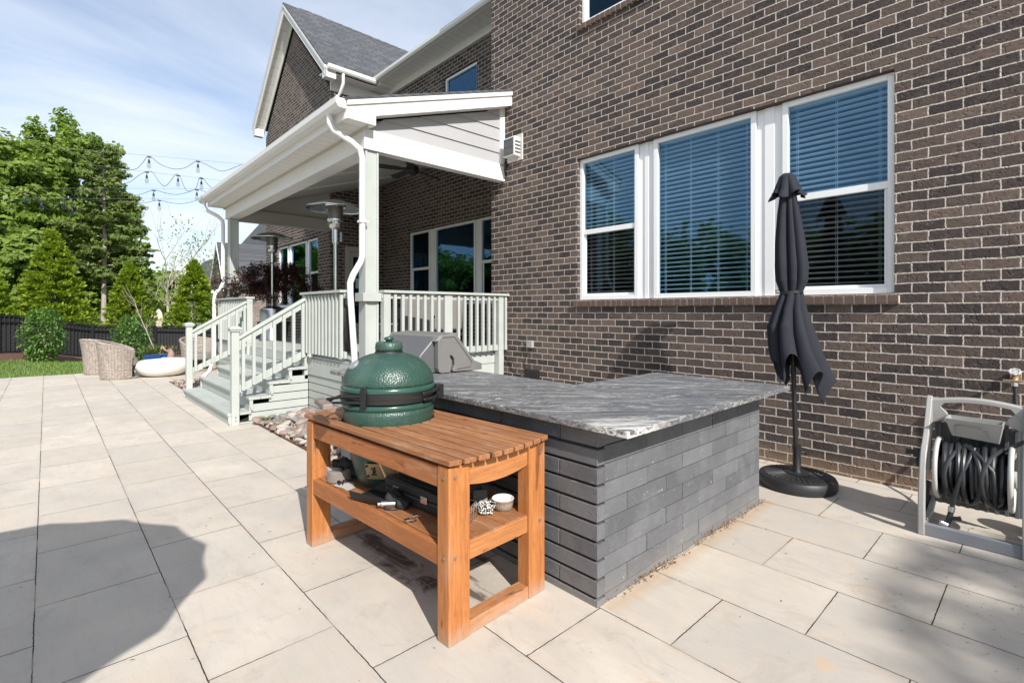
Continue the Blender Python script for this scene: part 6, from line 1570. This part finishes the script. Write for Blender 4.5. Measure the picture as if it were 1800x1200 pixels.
strand(10.8,[(-20,356),(30,352),(60,350),(85,368),(110,360),(150,352),(200,356),(250,357),(262,355),(280,352),(298,356),(315,358),(332,356),(347,352)],((-20,348),(350,350)),[(73,352),(127,362),(280,352.5)],'lowest string light strand, ending at the gutter corner')
# ================================================================ RED MAPLE IN A POT ON THE PORCH
mx_,my_=3.55,11.28
mt=empty('maple_tree',(mx_,my_,DZ),'weeping dark red maple in a black pot on the far end of the porch','maple')
m=MB(); m.lathe([(.20,0),(.26,.02),(.30,.32),(.32,.34),(.32,.38),(.28,.38),(.27,.34),(.0005,.33)],(mx_,my_,DZ),32,cap=False); m.build('pot',BLACKP,mt,smooth=True)
m=MB(); rnd=random.Random(6); bl=[]
m.tube([(mx_,my_,DZ+.30),(mx_+.03,my_,DZ+.7),(mx_-.02,my_+.02,DZ+1.05)],[.03,.026,.02],8)
for k in range(16):
    a=k*2.4; L_=rnd.uniform(.45,.95); ex_,ey_=mx_+L_*math.cos(a)*.95,my_+L_*math.sin(a)*.33; zc=DZ+rnd.uniform(.85,1.4)
    m.tube([(mx_,my_,DZ+1.0),((mx_*1.3+ex_*.7)/2,(my_*1.3+ey_*.7)/2,zc+.25),(ex_,ey_,zc)],[.014,.01,.004],6)
    bl.append((ex_,ey_,zc-.05,.26,.17,.22)); bl.append(((mx_+ex_)/2,(my_+ey_)/2,zc+.18,.28,.18,.15))
for (dx,dz) in ((-.75,1.25),(-.95,1.15),(-.6,1.4),(-.3,1.5),(.2,1.55),(.5,1.4)): bl.append((mx_+dx,my_-.12,DZ+dz,.22,.16,.16))
m.build('trunk',BARK,mt,smooth=True)
quads('crown',clumpy(15000,bl,.028,sub=12,rs=.5,asp=.3,flat=.7,rng=np.random.default_rng(6)),LF_MAPLE,mt)
# ================================================================ PINE BEHIND THE CAMERA (casts the soft streaks at lower right)
sx,sy=4.2,-14.6
st_=empty('pine_tree',(sx,sy,0),'pine behind the viewer whose soft bough shadows streak the paving at lower right','pine tree')
m=MB(); m.tube([(sx,sy,-.1),(sx,sy,7),(sx+.1,sy,13.5)],[.2,.16,.03],10); bl=[]; rnd=random.Random(31)
def bough(gx0,gy0,gx1,gy1,z,rr):
    o=Vector((-.3/.8*z,-1.0/.8*z,z)); a=Vector((gx0,gy0,0))+o; b=Vector((gx1,gy1,0))+o
    m.tube([(sx,sy,z-.3),tuple(b),tuple(a)],[.05,.035,.01],6)
    for k in range(9):
        u=k/8; c=a.lerp(b,u); bl.append((c.x,c.y,c.z+rnd.uniform(-.1,.1),.18,rr*(.5+u*.6),.12))
bough(3.1,.66,4.35,-.05,9.2,.07); bough(2.75,.34,3.75,-.22,10.2,.07); bough(2.45,.16,3.3,-.32,11.3,.075); bough(3.6,.42,4.6,-.3,8.5,.065); bough(2.9,.05,4.0,-.45,12.0,.085)
for k in range(10):
    a=rnd.uniform(3.4,6.0); L_=rnd.uniform(1,2.4); z=rnd.uniform(8,13); bl.append((sx+L_*math.cos(a),sy+L_*math.sin(a),z,.5,.5,.2))
m.build('trunk',BARK,st_,smooth=True); quads('crown',clumpy(8000,bl,.07,sub=9,rs=.5,asp=.3,flat=.5,rng=np.random.default_rng(5)),LF_PINE,st_)
